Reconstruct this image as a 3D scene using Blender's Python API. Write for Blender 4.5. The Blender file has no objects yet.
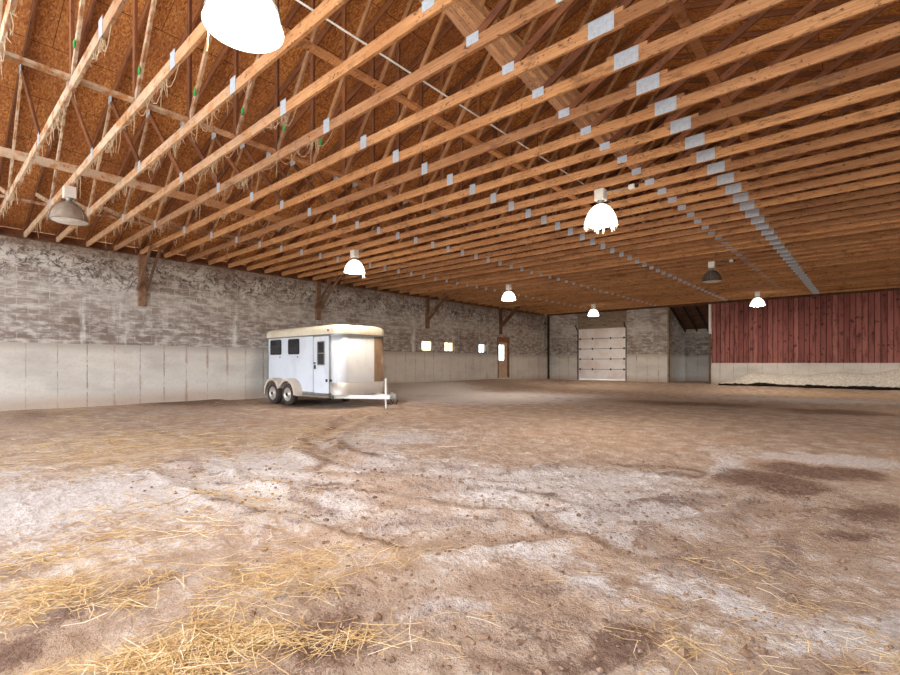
import bpy, bmesh, math, random
import numpy as np
from mathutils import Vector, Matrix

random.seed(7)
rng = np.random.default_rng(11)
sc = bpy.context.scene
C = sc.collection
PI = math.pi

# ------------------------------------------------------------------ layout
FPX = 470.0
YAW = math.atan(412.0 / FPX)
CY, SY = math.cos(YAW), math.sin(YAW)
CAMZ, HORIZON = 1.25, 363.0
XL = -15.25            # face of the left block wall
XR = 8.05              # face of the right block wall
XRIDGE = -3.6
YB = 27.0              # face of the end wall
ZC = 4.295             # underside of the truss bottom chords
CH = 0.132             # depth of the bottom chord
SLOPE = 1.0 / 3.0
YOPEN = -4.0           # open end of the hall behind the camera


def ground_pt(px, py, z=0.0):
    """point of the level z seen at a pixel of the photograph"""
    d = FPX * (CAMZ - z) / (py - HORIZON)
    r = (px - 450.0) / FPX * d
    return (r * CY - d * SY, r * SY + d * CY)


def srgb(r, g, b):
    def f(c):
        c /= 255.0
        return c / 12.92 if c <= 0.04045 else ((c + 0.055) / 1.055) ** 2.4
    return (f(r), f(g), f(b), 1.0)


# ------------------------------------------------------------------ objects
def link(name, me, mat=None, parent=None):
    o = bpy.data.objects.new(name, me)
    C.objects.link(o)
    if mat is not None and me is not None and len(me.materials) == 0:
        me.materials.append(mat)
    if parent is not None:
        o.parent = parent
    return o


def obj(name, bm, mat, parent=None, smooth=False):
    me = bpy.data.meshes.new(name)
    bmesh.ops.recalc_face_normals(bm, faces=bm.faces)
    bm.to_mesh(me)
    bm.free()
    if smooth:
        me.polygons.foreach_set('use_smooth', [True] * len(me.polygons))
    return link(name, me, mat, parent)


def tag(o, label, cat, group=None, kind=None):
    o['label'] = label
    o['category'] = cat
    if group:
        o['group'] = group
    if kind:
        o['kind'] = kind
    return o


def thing(name, label, cat, loc=(0, 0, 0), group=None, kind=None):
    o = bpy.data.objects.new(name, None)
    C.objects.link(o)
    o.location = loc
    o.empty_display_size = 0.2
    return tag(o, label, cat, group, kind)


def dup(root, loc):
    r = root.copy()
    C.objects.link(r)
    r.location = loc
    for ch in list(root.children):
        c = ch.copy()
        C.objects.link(c)
        c.parent = r
        for g in list(ch.children):
            d = g.copy()
            C.objects.link(d)
            d.parent = c
    return r


# ------------------------------------------------------------------ shapes
def add_box(bm, x0, x1, y0, y1, z0, z1, bevel=0.0):
    vs = [bm.verts.new(p) for p in ((x0, y0, z0), (x1, y0, z0), (x1, y1, z0), (x0, y1, z0),
                                    (x0, y0, z1), (x1, y0, z1), (x1, y1, z1), (x0, y1, z1))]
    fs = [bm.faces.new([vs[i] for i in q]) for q in
          ((3, 2, 1, 0), (4, 5, 6, 7), (0, 1, 5, 4), (1, 2, 6, 5), (2, 3, 7, 6), (3, 0, 4, 7))]
    if bevel > 0:
        es = list({e for f in fs for e in f.edges})
        bmesh.ops.bevel(bm, geom=es, offset=bevel, segments=2, affect='EDGES', profile=0.5)
    return bm


def box(x0, x1, y0, y1, z0, z1, bevel=0.0):
    return add_box(bmesh.new(), x0, x1, y0, y1, z0, z1, bevel)


def add_bar(bm, a, b, w, h, up=(0, 0, 1)):
    a, b = Vector(a), Vector(b)
    d = (b - a).normalized()
    s = d.cross(Vector(up))
    if s.length < 1e-4:
        s = d.cross(Vector((1, 0, 0)))
    s.normalize()
    u = s.cross(d).normalized()
    ring = lambda p: [bm.verts.new(p + s * sx * w / 2 + u * uz * h / 2) for sx, uz in ((-1, -1), (1, -1), (1, 1), (-1, 1))]
    A, B = ring(a), ring(b)
    bm.faces.new(A[::-1]); bm.faces.new(B)
    for i in range(4):
        bm.faces.new((A[i], A[(i + 1) % 4], B[(i + 1) % 4], B[i]))
    return bm


def add_tube(bm, pts, r, n=8, close=True):
    pts = [Vector(p) for p in pts]
    rs = r if isinstance(r, (list, tuple)) else [r] * len(pts)
    rings = []
    prev = None
    for i, p in enumerate(pts):
        d = (pts[min(i + 1, len(pts) - 1)] - pts[max(i - 1, 0)]).normalized()
        if prev is None:
            s = d.cross(Vector((0, 0, 1)))
            if s.length < 1e-3:
                s = d.cross(Vector((1, 0, 0)))
        else:
            s = prev - d * prev.dot(d)
        s.normalize()
        prev = s
        u = d.cross(s)
        rings.append([bm.verts.new(p + (s * math.cos(2 * PI * k / n) + u * math.sin(2 * PI * k / n)) * rs[i]) for k in range(n)])
    for A, B in zip(rings[:-1], rings[1:]):
        for k in range(n):
            bm.faces.new((A[k], A[(k + 1) % n], B[(k + 1) % n], B[k]))
    if close:
        bm.faces.new(rings[0][::-1]); bm.faces.new(rings[-1])
    return bm


def add_lathe(bm, prof, n=32, axis='z', loc=(0, 0, 0), cap0=False, cap1=False):
    loc = Vector(loc)
    rings = []
    for r, h in prof:
        ring = []
        for k in range(n):
            a = 2 * PI * k / n
            if axis == 'z':
                p = Vector((r * math.cos(a), r * math.sin(a), h))
            else:
                p = Vector((r * math.cos(a), h, r * math.sin(a)))
            ring.append(bm.verts.new(loc + p))
        rings.append(ring)
    for A, B in zip(rings[:-1], rings[1:]):
        for k in range(n):
            bm.faces.new((A[k], A[(k + 1) % n], B[(k + 1) % n], B[k]))
    if cap0:
        bm.faces.new(rings[0][::-1])
    if cap1:
        bm.faces.new(rings[-1])
    return bm


def rrect(x0, x1, y0, y1, r, n=10, rear=0.04):
    """plan outline: rear corners nearly square, the two front (+X) corners rounded by r"""
    pts = []
    def arc(cx, cy, rad, a0, a1, m):
        for i in range(m + 1):
            a = a0 + (a1 - a0) * i / m
            pts.append((cx + rad * math.cos(a), cy + rad * math.sin(a)))
    arc(x1 - r, y0 + r, r, -PI / 2, 0, n)
    arc(x1 - r, y1 - r, r, 0, PI / 2, n)
    arc(x0 + rear, y1 - rear, rear, PI / 2, PI, 3)
    arc(x0 + rear, y0 + rear, rear, PI, 1.5 * PI, 3)
    return pts


def add_rings(bm, rings, cap0=True, cap1=True, closed=True):
    R = [[bm.verts.new(p) for p in ring] for ring in rings]
    n = len(R[0])
    for A, B in zip(R[:-1], R[1:]):
        for k in range(n if closed else n - 1):
            bm.faces.new((A[k], A[(k + 1) % n], B[(k + 1) % n], B[k]))
    if cap0:
        bm.faces.new(R[0][::-1])
    if cap1:
        bm.faces.new(R[-1])
    return bm


def mesh_np(name, verts, faces, mat, parent=None, smooth=False):
    me = bpy.data.meshes.new(name)
    n = faces.shape[1]
    me.vertices.add(len(verts))
    me.vertices.foreach_set('co', np.ascontiguousarray(verts, dtype=np.float32).ravel())
    me.loops.add(faces.size)
    me.loops.foreach_set('vertex_index', np.ascontiguousarray(faces, dtype=np.int32).ravel())
    me.polygons.add(len(faces))
    me.polygons.foreach_set('loop_start', np.arange(0, faces.size, n, dtype=np.int32))
    me.polygons.foreach_set('use_smooth', np.full(len(faces), smooth))
    me.update(calc_edges=True)
    return link(name, me, mat, parent)


def float_attr(me, name, vals):
    a = me.attributes.new(name, 'FLOAT', 'POINT')
    a.data.foreach_set('value', np.ascontiguousarray(vals, dtype=np.float32))


# ------------------------------------------------------------------ node helper
class NT:
    def __init__(self, name):
        self.m = bpy.data.materials.new(name)
        self.m.use_nodes = True
        self.t = self.m.node_tree
        self.t.nodes.clear()
        self.out = self.t.nodes.new('ShaderNodeOutputMaterial')

    def n(self, typ, ins=None, **props):
        nd = self.t.nodes.new('ShaderNode' + typ)
        for k, v in props.items():
            setattr(nd, k, v)
        for k, v in (ins or {}).items():
            self.put(nd.inputs[k], v)
        return nd

    def put(self, sock, v):
        if isinstance(v, bpy.types.NodeSocket):
            self.t.links.new(v, sock)
        else:
            sock.default_value = v

    def math(self, op, a, b=0.0, c=0.0, clamp=False):
        return self.n('Math', {0: a, 1: b, 2: c}, operation=op, use_clamp=clamp).outputs[0]

    def step(self, v, lo, hi, a=0.0, b=1.0):
        return self.n('MapRange', {0: v, 1: lo, 2: hi, 3: a, 4: b}, interpolation_type='SMOOTHSTEP').outputs[0]

    def mix(self, f, a, b, mode='MIX'):
        nd = self.n('Mix', data_type='RGBA', blend_type=mode, clamp_factor=True)
        self.put(nd.inputs[0], f); self.put(nd.inputs[6], a); self.put(nd.inputs[7], b)
        return nd.outputs[2]

    def coord(self, which='Object', scale=None, rot=None):
        o = self.n('TexCoord').outputs[which]
        if scale or rot:
            mp = self.n('Mapping', {0: o})
            if scale:
                mp.inputs['Scale'].default_value = scale
            if rot:
                mp.inputs['Rotation'].default_value = rot
            o = mp.outputs[0]
        return o

    def pos(self, scale=None):
        o = self.n('NewGeometry').outputs['Position']
        if scale:
            o = self.n('Mapping', {0: o, 'Scale': scale}).outputs[0]
        return o

    def noise(self, vec, scale, detail=4.0, rough=0.55, dist=0.0):
        return self.n('TexNoise', {'Vector': vec, 'Scale': scale, 'Detail': detail, 'Roughness': rough, 'Distortion': dist}).outputs[0]

    def ramp(self, f, stops):
        nd = self.n('ValToRGB', {0: f})
        e = nd.color_ramp.elements
        while len(e) < len(stops):
            e.new(0.5)
        for el, (p, c) in zip(e, stops):
            el.position = p
            el.color = c
        return nd.outputs[0]

    def finish(self, color, rough=0.8, metal=0.0, bump=None, bump_s=0.3, bump_d=0.02, spec=0.3, **extra):
        b = self.n('BsdfPrincipled')
        self.put(b.inputs['Base Color'], color)
        self.put(b.inputs['Roughness'], rough)
        self.put(b.inputs['Metallic'], metal)
        b.inputs['Specular IOR Level'].default_value = spec
        for k, v in extra.items():
            self.put(b.inputs[k.replace('_', ' ')], v)
        if bump is not None:
            bp = self.n('Bump', {'Height': bump, 'Strength': bump_s, 'Distance': bump_d})
            self.t.links.new(bp.outputs[0], b.inputs['Normal'])
        self.t.links.new(b.outputs[0], self.out.inputs[0])
        return self.m


def plain(name, rgb, rough=0.6, metal=0.0, var=0.12, scale=8.0, spec=0.3):
    t = NT(name)
    c = srgb(*rgb)
    d = tuple(x * (1 - 2 * var) for x in c[:3]) + (1,)
    f = t.noise(t.coord(), scale)
    return t.finish(t.mix(t.step(f, 0.35, 0.7), c, d), rough, metal, spec=spec)


M = {}


def mat_wood(name, light, mid, dark, dusty=True):
    t = NT(name)
    rnd = t.n('ObjectInfo').outputs['Random']
    co = t.coord()
    off = t.n('VectorMath', {0: co, 1: t.n('CombineXYZ', {0: t.math('MULTIPLY', rnd, 37.0), 1: rnd, 2: rnd}).outputs[0]}, operation='ADD').outputs[0]
    grain = t.noise(t.n('Mapping', {0: off, 'Scale': (1.2, 30, 30)}).outputs[0], 2.0, 5, 0.6, 0.4)
    broad = t.noise(t.n('Mapping', {0: off, 'Scale': (0.5, 2, 2)}).outputs[0], 1.6, 3)
    col = t.ramp(grain, [(0.25, srgb(*mid)), (0.62, srgb(*light))])
    col = t.mix(t.step(broad, 0.45, 0.75, 0, 0.55), col, srgb(*mid))
    hue = t.ramp(rnd, [(0.0, (0.56, 0.50, 0.46, 1)), (0.25, (0.9, 0.84, 0.76, 1)), (0.55, (1.06, 1.02, 0.94, 1)), (0.8, (0.84, 0.80, 0.78, 1)), (1.0, (0.66, 0.60, 0.58, 1))])
    col = t.mix(1.0, col, hue, 'MULTIPLY')
    fl = t.noise(t.n('Mapping', {0: off, 'Scale': (5, 11, 11)}).outputs[0], 2.4, 4, 0.65, 1.2)
    col = t.mix(t.step(fl, 0.58, 0.66, 0, 0.85), col, srgb(*dark))
    fl2 = t.noise(t.n('Mapping', {0: off, 'Scale': (1.4, 3, 3)}).outputs[0], 2.0, 5, 0.7, 0.6)
    col = t.mix(t.step(fl2, 0.52, 0.66, 0, 0.45), col, srgb(*dark))
    if dusty:
        sx = t.n('SeparateXYZ', {0: t.pos()})
        near = t.math('MULTIPLY', t.step(sx.outputs[1], 4.6, 1.2), t.step(sx.outputs[0], -4.0, -7.0))
        nz = t.noise(t.pos((2, 4, 4)), 2.5, 5)
        col = t.mix(t.math('MULTIPLY', near, t.step(nz, 0.36, 0.56, 0.0, 0.8)), col, srgb(205, 190, 168))
    return t.finish(col, 0.75, bump=grain, bump_s=0.25, bump_d=0.004)


M['lumber'] = mat_wood('truss_lumber', (210, 162, 116), (162, 112, 72), (78, 48, 32))
M['web_lumber'] = mat_wood('web_lumber', (188, 142, 100), (138, 96, 64), (70, 46, 32))
M['top_lumber'] = mat_wood('roof_lumber', (150, 98, 64), (106, 64, 42), (54, 32, 24), False)
M['post_wood'] = mat_wood('post_wood', (146, 116, 94), (100, 76, 60), (60, 40, 30), False)
M['old_wood'] = mat_wood('old_grey_wood', (160, 144, 128), (112, 98, 86), (60, 50, 44), False)


def mat_osb():
    t = NT('osb_sheathing')
    p = t.pos()
    s = t.n('SeparateXYZ', {0: p})
    cols = []
    for i, ang in enumerate((0.3, 1.2, 2.2)):
        v = t.n('Mapping', {0: p, 'Rotation': (0, 0, ang), 'Scale': (16, 52, 20)}).outputs[0]
        cols.append(t.n('TexVoronoi', {'Vector': v, 'Scale': 1.0, 'Randomness': 1.0}).outputs['Color'])
    sel = t.n('TexVoronoi', {'Vector': p, 'Scale': 17.0}).outputs['Color']
    g = t.n('SeparateColor', {0: sel})
    a = t.mix(t.math('GREATER_THAN', g.outputs[0], 0.5), cols[0], cols[1])
    a = t.mix(t.math('GREATER_THAN', g.outputs[1], 0.6), a, cols[2])
    f = t.n('SeparateColor', {0: a}).outputs[0]
    col = t.ramp(f, [(0.0, srgb(140, 84, 44)), (0.35, srgb(184, 120, 66)), (0.7, srgb(204, 140, 78)), (1.0, srgb(226, 172, 106))])
    br = t.noise(p, 0.5, 3)
    col = t.mix(t.step(br, 0.40, 0.66, 0, 0.5), col, srgb(136, 82, 56))
    # sheet joints: 1.22 m along the slope, 2.44 m along the hall, staggered
    fx = t.math('FRACT', t.math('DIVIDE', t.math('ADD', s.outputs[0], 40.0), 1.158))
    row = t.math('FLOOR', t.math('DIVIDE', t.math('ADD', s.outputs[0], 40.0), 1.158))
    fy = t.math('FRACT', t.math('ADD', t.math('DIVIDE', t.math('ADD', s.outputs[1], 40.0), 2.44), t.math('MULTIPLY', row, 0.5)))
    j = t.math('MAXIMUM', t.math('LESS_THAN', fx, 0.012), t.math('LESS_THAN', fy, 0.004))
    col = t.mix(t.math('MULTIPLY', j, 0.85), col, srgb(50, 26, 16))
    return t.finish(col, 0.7, bump=f, bump_s=0.2, bump_d=0.003)


M['osb'] = mat_osb()


def mat_block(name, axis, vines=True, blue=False):
    """painted-over, weathered concrete block; axis is the world axis the wall runs along"""
    t = NT(name)
    p = t.pos()
    s = t.n('SeparateXYZ', {0: p})
    u = s.outputs[1] if axis == 'y' else s.outputs[0]
    uv = t.n('CombineXYZ', {0: u, 1: s.outputs[2], 2: 0.0}).outputs[0]
    br = t.n('TexBrick', {'Vector': uv, 'Color1': srgb(164, 154, 146), 'Color2': srgb(134, 121, 112), 'Mortar': srgb(178, 172, 165),
                          'Scale': 1.0, 'Mortar Size': 0.012, 'Mortar Smooth': 0.3, 'Bias': 0.0, 'Brick Width': 0.406, 'Row Height': 0.203})
    col = br.outputs[0]
    n1 = t.noise(t.n('Mapping', {0: uv, 'Scale': (0.9, 1.4, 1)}).outputs[0], 1.0, 5, 0.65)
    n2 = t.noise(t.n('Mapping', {0: uv, 'Scale': (3, 7, 1)}).outputs[0], 1.0, 5, 0.7)
    col = t.mix(t.step(n2, 0.45, 0.64, 0, 0.6), col, srgb(196, 190, 184))
    pale = t.math('MULTIPLY', t.step(s.outputs[2], 2.5, 3.6, 0.35, 1.0), t.step(t.math('ADD', t.math('MULTIPLY', n1, 0.6), t.math('MULTIPLY', n2, 0.4)), 0.44, 0.58))
    col = t.mix(t.math('MULTIPLY', pale, 0.75), col, srgb(206, 203, 198))
    col = t.mix(t.step(t.noise(uv, 0.35, 4), 0.5, 0.72, 0, 0.5), col, srgb(112, 92, 80))
    low = t.math('MULTIPLY', t.step(s.outputs[2], 3.3, 2.1), t.step(n2, 0.62, 0.40))
    col = t.mix(t.math('MULTIPLY', low, 0.55), col, srgb(112, 98, 88))
    if vines:
        rid = lambda sc_, d, dd: t.math('ABSOLUTE', t.math('SUBTRACT', t.noise(t.n('Mapping', {0: uv, 'Location': (d * 7, d, 0)}).outputs[0], sc_, 4, 0.6, dd), 0.5))
        ln = t.math('MAXIMUM', t.step(rid(1.7, 1.0, 1.6), 0.022, 0.006), t.step(rid(2.6, 2.0, 0.8), 0.026, 0.006))
        drip = t.step(t.noise(t.n('Mapping', {0: uv, 'Scale': (1.8, 0.3, 1)}).outputs[0], 1.0, 4, 0.6), 0.58, 0.68)
        col = t.mix(t.math('MULTIPLY', drip, t.step(n2, 0.3, 0.55, 0.2, 0.8)), col, srgb(208, 206, 202))
        hi = t.step(t.math('ADD', s.outputs[2], t.math('MULTIPLY', n1, 1.6)), 3.8, 4.5)
        spots = t.step(t.noise(uv, 6.5, 6, 0.75, 1.0), 0.50, 0.60)
        m = t.math('MULTIPLY', hi, t.math('MAXIMUM', t.math('MULTIPLY', ln, t.step(t.noise(uv, 3.0, 2), 0.42, 0.55)), spots))
        col = t.mix(t.math('MULTIPLY', m, 0.85), col, srgb(66, 54, 48))
        brown = t.step(t.math('ADD', s.outputs[2], t.math('MULTIPLY', n2, 0.7)), 4.25, 4.6, 0, 0.6)
        col = t.mix(brown, col, srgb(128, 108, 94))
    h = t.math('ADD', t.math('MULTIPLY', br.outputs[1], -0.7), t.math('MULTIPLY', n2, 0.5))
    return t.finish(col, 0.9, bump=h, bump_s=0.5, bump_d=0.015, spec=0.15)


M['block_l'] = mat_block('weathered_block_side', 'y')
M['block_b'] = mat_block('weathered_block_end', 'x', False)


def mat_concrete(name, axis):
    t = NT(name)
    p = t.pos()
    s = t.n('SeparateXYZ', {0: p})
    u = s.outputs[1] if axis == 'y' else s.outputs[0]
    uv = t.n('CombineXYZ', {0: u, 1: s.outputs[2], 2: 0.0}).outputs[0]
    n1 = t.noise(t.n('Mapping', {0: uv, 'Scale': (0.6, 1.2, 1)}).outputs[0], 1.0, 6, 0.6)
    n2 = t.noise(uv, 14.0, 5, 0.7)
    col = t.ramp(n1, [(0.3, srgb(178, 172, 164)), (0.55, srgb(204, 199, 191)), (0.8, srgb(190, 176, 160))])
    col = t.mix(t.step(n2, 0.5, 0.72, 0, 0.35), col, srgb(150, 142, 132))
    # form joints every 0.6 m, broken along their height, with brown runs below the ties
    w = t.math('ADD', u, t.math('MULTIPLY', t.noise(t.n('Mapping', {0: uv, 'Scale': (1, 5, 1)}).outputs[0], 1.0, 3), 0.03))
    fr = t.math('ABSOLUTE', t.math('SUBTRACT', t.math('FRACT', t.math('DIVIDE', t.math('ADD', w, 60.0), 0.6)), 0.5))
    idx = t.math('FLOOR', t.math('DIVIDE', t.math('ADD', w, 60.3), 0.6))
    wn = t.n('TexWhiteNoise', {'W': idx}, noise_dimensions='1D').outputs[0]
    ln = t.step(fr, 0.472, 0.496)
    brk = t.step(t.noise(t.n('Mapping', {0: uv, 'Scale': (0.8, 3.2, 1)}).outputs[0], 1.5, 4), 0.36, 0.6)
    col = t.mix(t.math('MULTIPLY', t.math('MULTIPLY', ln, brk), t.math('ADD', 0.3, t.math('MULTIPLY', wn, 0.6))), col, srgb(84, 70, 60))
    run = t.math('MULTIPLY', t.step(fr, 0.40, 0.49), t.step(t.noise(t.n('Mapping', {0: uv, 'Scale': (1.3, 0.9, 1)}).outputs[0], 1.2, 3), 0.5, 0.68))
    col = t.mix(t.math('MULTIPLY', run, 0.65), col, srgb(150, 112, 84))
    top = t.step(t.math('ADD', s.outputs[2], t.math('MULTIPLY', n1, 0.5)), 1.72, 2.0, 0, 0.55)
    col = t.mix(top, col, srgb(140, 124, 110))
    base = t.step(t.math('ADD', s.outputs[2], t.math('MULTIPLY', n1, -0.6)), 0.28, -0.1, 0, 0.5)
    col = t.mix(base, col, srgb(164, 130, 102))
    return t.finish(col, 0.85, bump=t.math('ADD', n2, t.math('MULTIPLY', ln, -0.6)), bump_s=0.25, bump_d=0.01, spec=0.2)


M['conc_l'] = mat_concrete('poured_concrete_side', 'y')
M['conc_b'] = mat_concrete('poured_concrete_end', 'x')


def mat_red():
    t = NT('red_barn_boards')
    p = t.pos()
    s = t.n('SeparateXYZ', {0: p})
    idx = t.math('FLOOR', t.math('DIVIDE', t.math('ADD', s.outputs[0], 40.0), 0.2))
    wn = t.n('TexWhiteNoise', {'W': idx}, noise_dimensions='1D').outputs[0]
    col = t.ramp(wn, [(0.0, srgb(122, 74, 70)), (0.35, srgb(144, 90, 84)), (0.7, srgb(158, 104, 97)), (1.0, srgb(132, 82, 76))])
    v = t.n('CombineXYZ', {0: t.math('MULTIPLY', s.outputs[0], 7.0), 1: t.math('MULTIPLY', s.outputs[2], 0.9), 2: idx}).outputs[0]
    st = t.noise(v, 1.2, 5, 0.65)
    col = t.mix(t.step(st, 0.46, 0.66, 0, 0.7), col, srgb(92, 54, 52))
    kn = t.noise(t.n('CombineXYZ', {0: t.math('MULTIPLY', s.outputs[0], 3.0), 1: t.math('MULTIPLY', s.outputs[2], 2.6), 2: idx}).outputs[0], 1.6, 4, 0.6)
    col = t.mix(t.step(kn, 0.58, 0.68, 0, 0.75), col, srgb(62, 40, 38))
    fr = t.math('FRACT', t.math('DIVIDE', t.math('ADD', s.outputs[0], 40.0), 0.2))
    ge = t.math('MAXIMUM', t.math('LESS_THAN', fr, 0.07), t.math('GREATER_THAN', fr, 0.93))
    col = t.mix(t.math('MULTIPLY', ge, 0.8), col, srgb(48, 24, 22))
    return t.finish(col, 0.8, bump=st, bump_s=0.2, bump_d=0.005, spec=0.2)


M['red'] = mat_red()


def mat_floor():
    t = NT('arena_dirt')
    p = t.pos()
    dust = t.n('Attribute', attribute_name='dust').outputs['Fac']
    straw = t.n('Attribute', attribute_name='straw').outputs['Fac']
    dark = t.n('Attribute', attribute_name='dark').outputs['Fac']
    n0 = t.noise(p, 0.9, 6, 0.62)
    n1 = t.noise(p, 3.5, 7, 0.66)
    n2 = t.noise(p, 22.0, 5, 0.7)
    n3 = t.noise(p, 75.0, 4, 0.7)
    col = t.ramp(n1, [(0.28, srgb(150, 125, 107)), (0.52, srgb(182, 158, 139)), (0.75, srgb(204, 185, 168))])
    col = t.mix(t.step(n0, 0.42, 0.68, 0, 0.5), col, srgb(178, 146, 118))
    n4 = t.noise(p, 190.0, 3, 0.7)
    c = lambda v, k: t.math('MULTIPLY', t.math('SUBTRACT', v, 0.5), k)
    fm = t.math('ADD', t.math('ADD', c(n1, 2.0), c(n2, 1.9)), c(n3, 1.2))
    sv = t.n('Mapping', {0: p, 'Rotation': (0, 0, 0.5), 'Scale': (10, 44, 1)}).outputs[0]
    sv2 = t.n('Mapping', {0: p, 'Rotation': (0, 0, 1.7), 'Scale': (10, 44, 1)}).outputs[0]
    sf = t.math('MAXIMUM', t.noise(sv, 1.0, 3, 0.6), t.noise(sv2, 1.0, 3, 0.6))
    sm = t.math('MULTIPLY', t.step(t.math('ADD', straw, t.math('MULTIPLY', fm, 0.8)), 0.25, 0.85), t.step(sf, 0.46, 0.64, 0.25, 1.0))
    col = t.mix(t.math('MULTIPLY', sm, 0.8), col, t.mix(n3, srgb(196, 162, 118), srgb(220, 194, 156)))
    du = t.step(t.math('ADD', t.math('ADD', dust, 0.12), fm), 0.15, 0.85)
    col = t.mix(t.math('MULTIPLY', du, 0.9), col, t.mix(t.step(n2, 0.3, 0.7), srgb(186, 174, 168), srgb(220, 213, 210)))
    dk = t.step(t.math('ADD', dark, t.math('MULTIPLY', fm, 0.6)), 0.3, 0.7)
    col = t.mix(t.math('MULTIPLY', dk, 0.9), col, t.mix(t.step(n2, 0.3, 0.7), srgb(92, 66, 54), srgb(134, 106, 90)))
    col = t.mix(t.step(n3, 0.55, 0.70, 0, 0.7), col, srgb(96, 74, 61))
    col = t.mix(t.step(n2, 0.60, 0.72, 0, 0.5), col, srgb(120, 92, 74))
    col = t.mix(t.step(n4, 0.58, 0.74, 0, 0.45), col, srgb(226, 214, 200))
    h = t.math('ADD', t.math('ADD', t.math('MULTIPLY', n2, 1.0), t.math('MULTIPLY', n4, 0.12)), t.math('ADD', t.math('MULTIPLY', n3, 0.4), t.math('MULTIPLY', n1, 0.8)))
    return t.finish(col, 0.95, bump=h, bump_s=1.0, bump_d=0.045, spec=0.1)


M['floor'] = mat_floor()


def mat_straw():
    t = NT('straw')
    a = t.n('Attribute', attribute_name='tone').outputs['Fac']
    col = t.ramp(a, [(0.0, srgb(146, 108, 66)), (0.45, srgb(198, 162, 108)), (0.8, srgb(222, 196, 150)), (1.0, srgb(240, 228, 206))])
    return t.finish(col, 0.6, spec=0.3)


M['straw'] = mat_straw()


def mat_clod(name, a, b):
    t = NT(name)
    n = t.noise(t.pos(), 14, 5, 0.7)
    return t.finish(t.mix(t.step(n, 0.3, 0.7), srgb(*a), srgb(*b)), 0.95, bump=n, bump_s=0.6, bump_d=0.02, spec=0.1)


M['clod'] = mat_clod('dirt_lumps', (100, 76, 62), (152, 126, 106))
M['pale_bank'] = mat_clod('pale_sand', (184, 174, 160), (224, 218, 208))
M['black_strip'] = mat_clod('black_strip_mottle', (22, 18, 16), (44, 36, 30))  # near-black mottled colour of the strip below the bank
M['cobweb'] = plain('dusty_cobweb', (188, 166, 138), 0.9, 0, 0.12)
M['plate'] = plain('galvanised_plate', (184, 195, 206), 0.5, 0.1, 0.10, 30)
M['green_tag'] = plain('green_tag', (40, 176, 84), 0.5)
M['white_metal'] = plain('white_painted_metal', (226, 224, 218), 0.45, 0, 0.05)
M['grey_metal'] = plain('grey_metal', (150, 148, 142), 0.45, 0.6, 0.1)
M['dark_metal'] = plain('dark_metal', (52, 48, 46), 0.5, 0.5)
M['brown_dark'] = plain('dark_timber', (58, 44, 36), 0.8)
M['brown_board'] = plain('dark_brown_boards', (104, 74, 54), 0.8, 0, 0.25, 3)
M['transom'] = plain('brown_board', (150, 92, 58), 0.7, 0, 0.2)
M['door_wood'] = plain('side_door_paint', (196, 164, 138), 0.6, 0, 0.12, 4)


def mat_overhead():
    t = NT('overhead_door_paint')
    p = t.pos()
    n = t.noise(p, 1.3, 5, 0.6)
    n2 = t.noise(t.pos((10, 10, 40)), 1.0, 3)
    col = t.mix(t.step(n, 0.40, 0.66, 0, 0.65), srgb(232, 228, 226), srgb(212, 192, 182))
    col = t.mix(t.step(n2, 0.55, 0.75, 0, 0.25), col, srgb(160, 140, 130))
    return t.finish(col, 0.5, bump=n2, bump_s=0.1, bump_d=0.004)


M['overhead'] = mat_overhead()


def mat_trailer(name, a, b, rough, metal):
    t = NT(name)
    n = t.noise(t.pos((1, 1, 0.5)), 2.2, 5, 0.6)
    n2 = t.noise(t.pos((6, 6, 1.5)), 3.0, 4, 0.6)
    col = t.mix(t.step(n, 0.45, 0.72, 0, 0.8), srgb(*a), srgb(*b))
    col = t.mix(t.step(n2, 0.6, 0.76, 0, 0.35), col, srgb(150, 134, 118))
    return t.finish(col, rough, metal, spec=0.5)


M['tr_white'] = mat_trailer('trailer_white', (212, 217, 226), (192, 197, 206), 0.35, 0.0)
M['tr_nose'] = mat_trailer('trailer_nose_skin', (206, 206, 204), (184, 180, 172), 0.45, 0.1)
M['tr_polish'] = mat_trailer('polished_aluminium', (214, 210, 204), (176, 164, 150), 0.28, 0.9)
M['tr_satin'] = mat_trailer('satin_aluminium', (196, 199, 205), (180, 181, 184), 0.55, 0.2)
M['tr_brown'] = mat_trailer('brown_reflect_aluminium', (160, 134, 108), (120, 92, 68), 0.45, 0.4)  # brown reflection on the far nose corner painted into the metal colour
M['tr_guard'] = mat_trailer('satin_guard', (190, 184, 178), (160, 152, 144), 0.5, 0.5)
M['tr_cream'] = mat_trailer('trailer_roof_cream', (222, 212, 190), (206, 188, 156), 0.4, 0.0)
M['fender'] = mat_trailer('fender_paint', (206, 192, 178), (170, 150, 134), 0.5, 0.1)
M['tire'] = plain('tire_rubber', (74, 64, 58), 0.9, 0, 0.15)
M['rim'] = plain('steel_rim', (198, 190, 182), 0.4, 0.5, 0.15)
M['black_rubber'] = plain('black_seal', (26, 26, 28), 0.5)
M['amber'] = plain('amber_lens', (150, 84, 30), 0.3)


def mat_dark_glass():
    t = NT('tinted_glass')
    return t.finish(srgb(34, 38, 44), 0.08, 0, spec=0.6)


M['dark_glass'] = mat_dark_glass()


def mat_emit(name, rgb, strength):
    t = NT(name)
    e = t.n('Emission', {0: srgb(*rgb), 1: strength})
    t.t.links.new(e.outputs[0], t.out.inputs[0])
    return t.m


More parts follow.
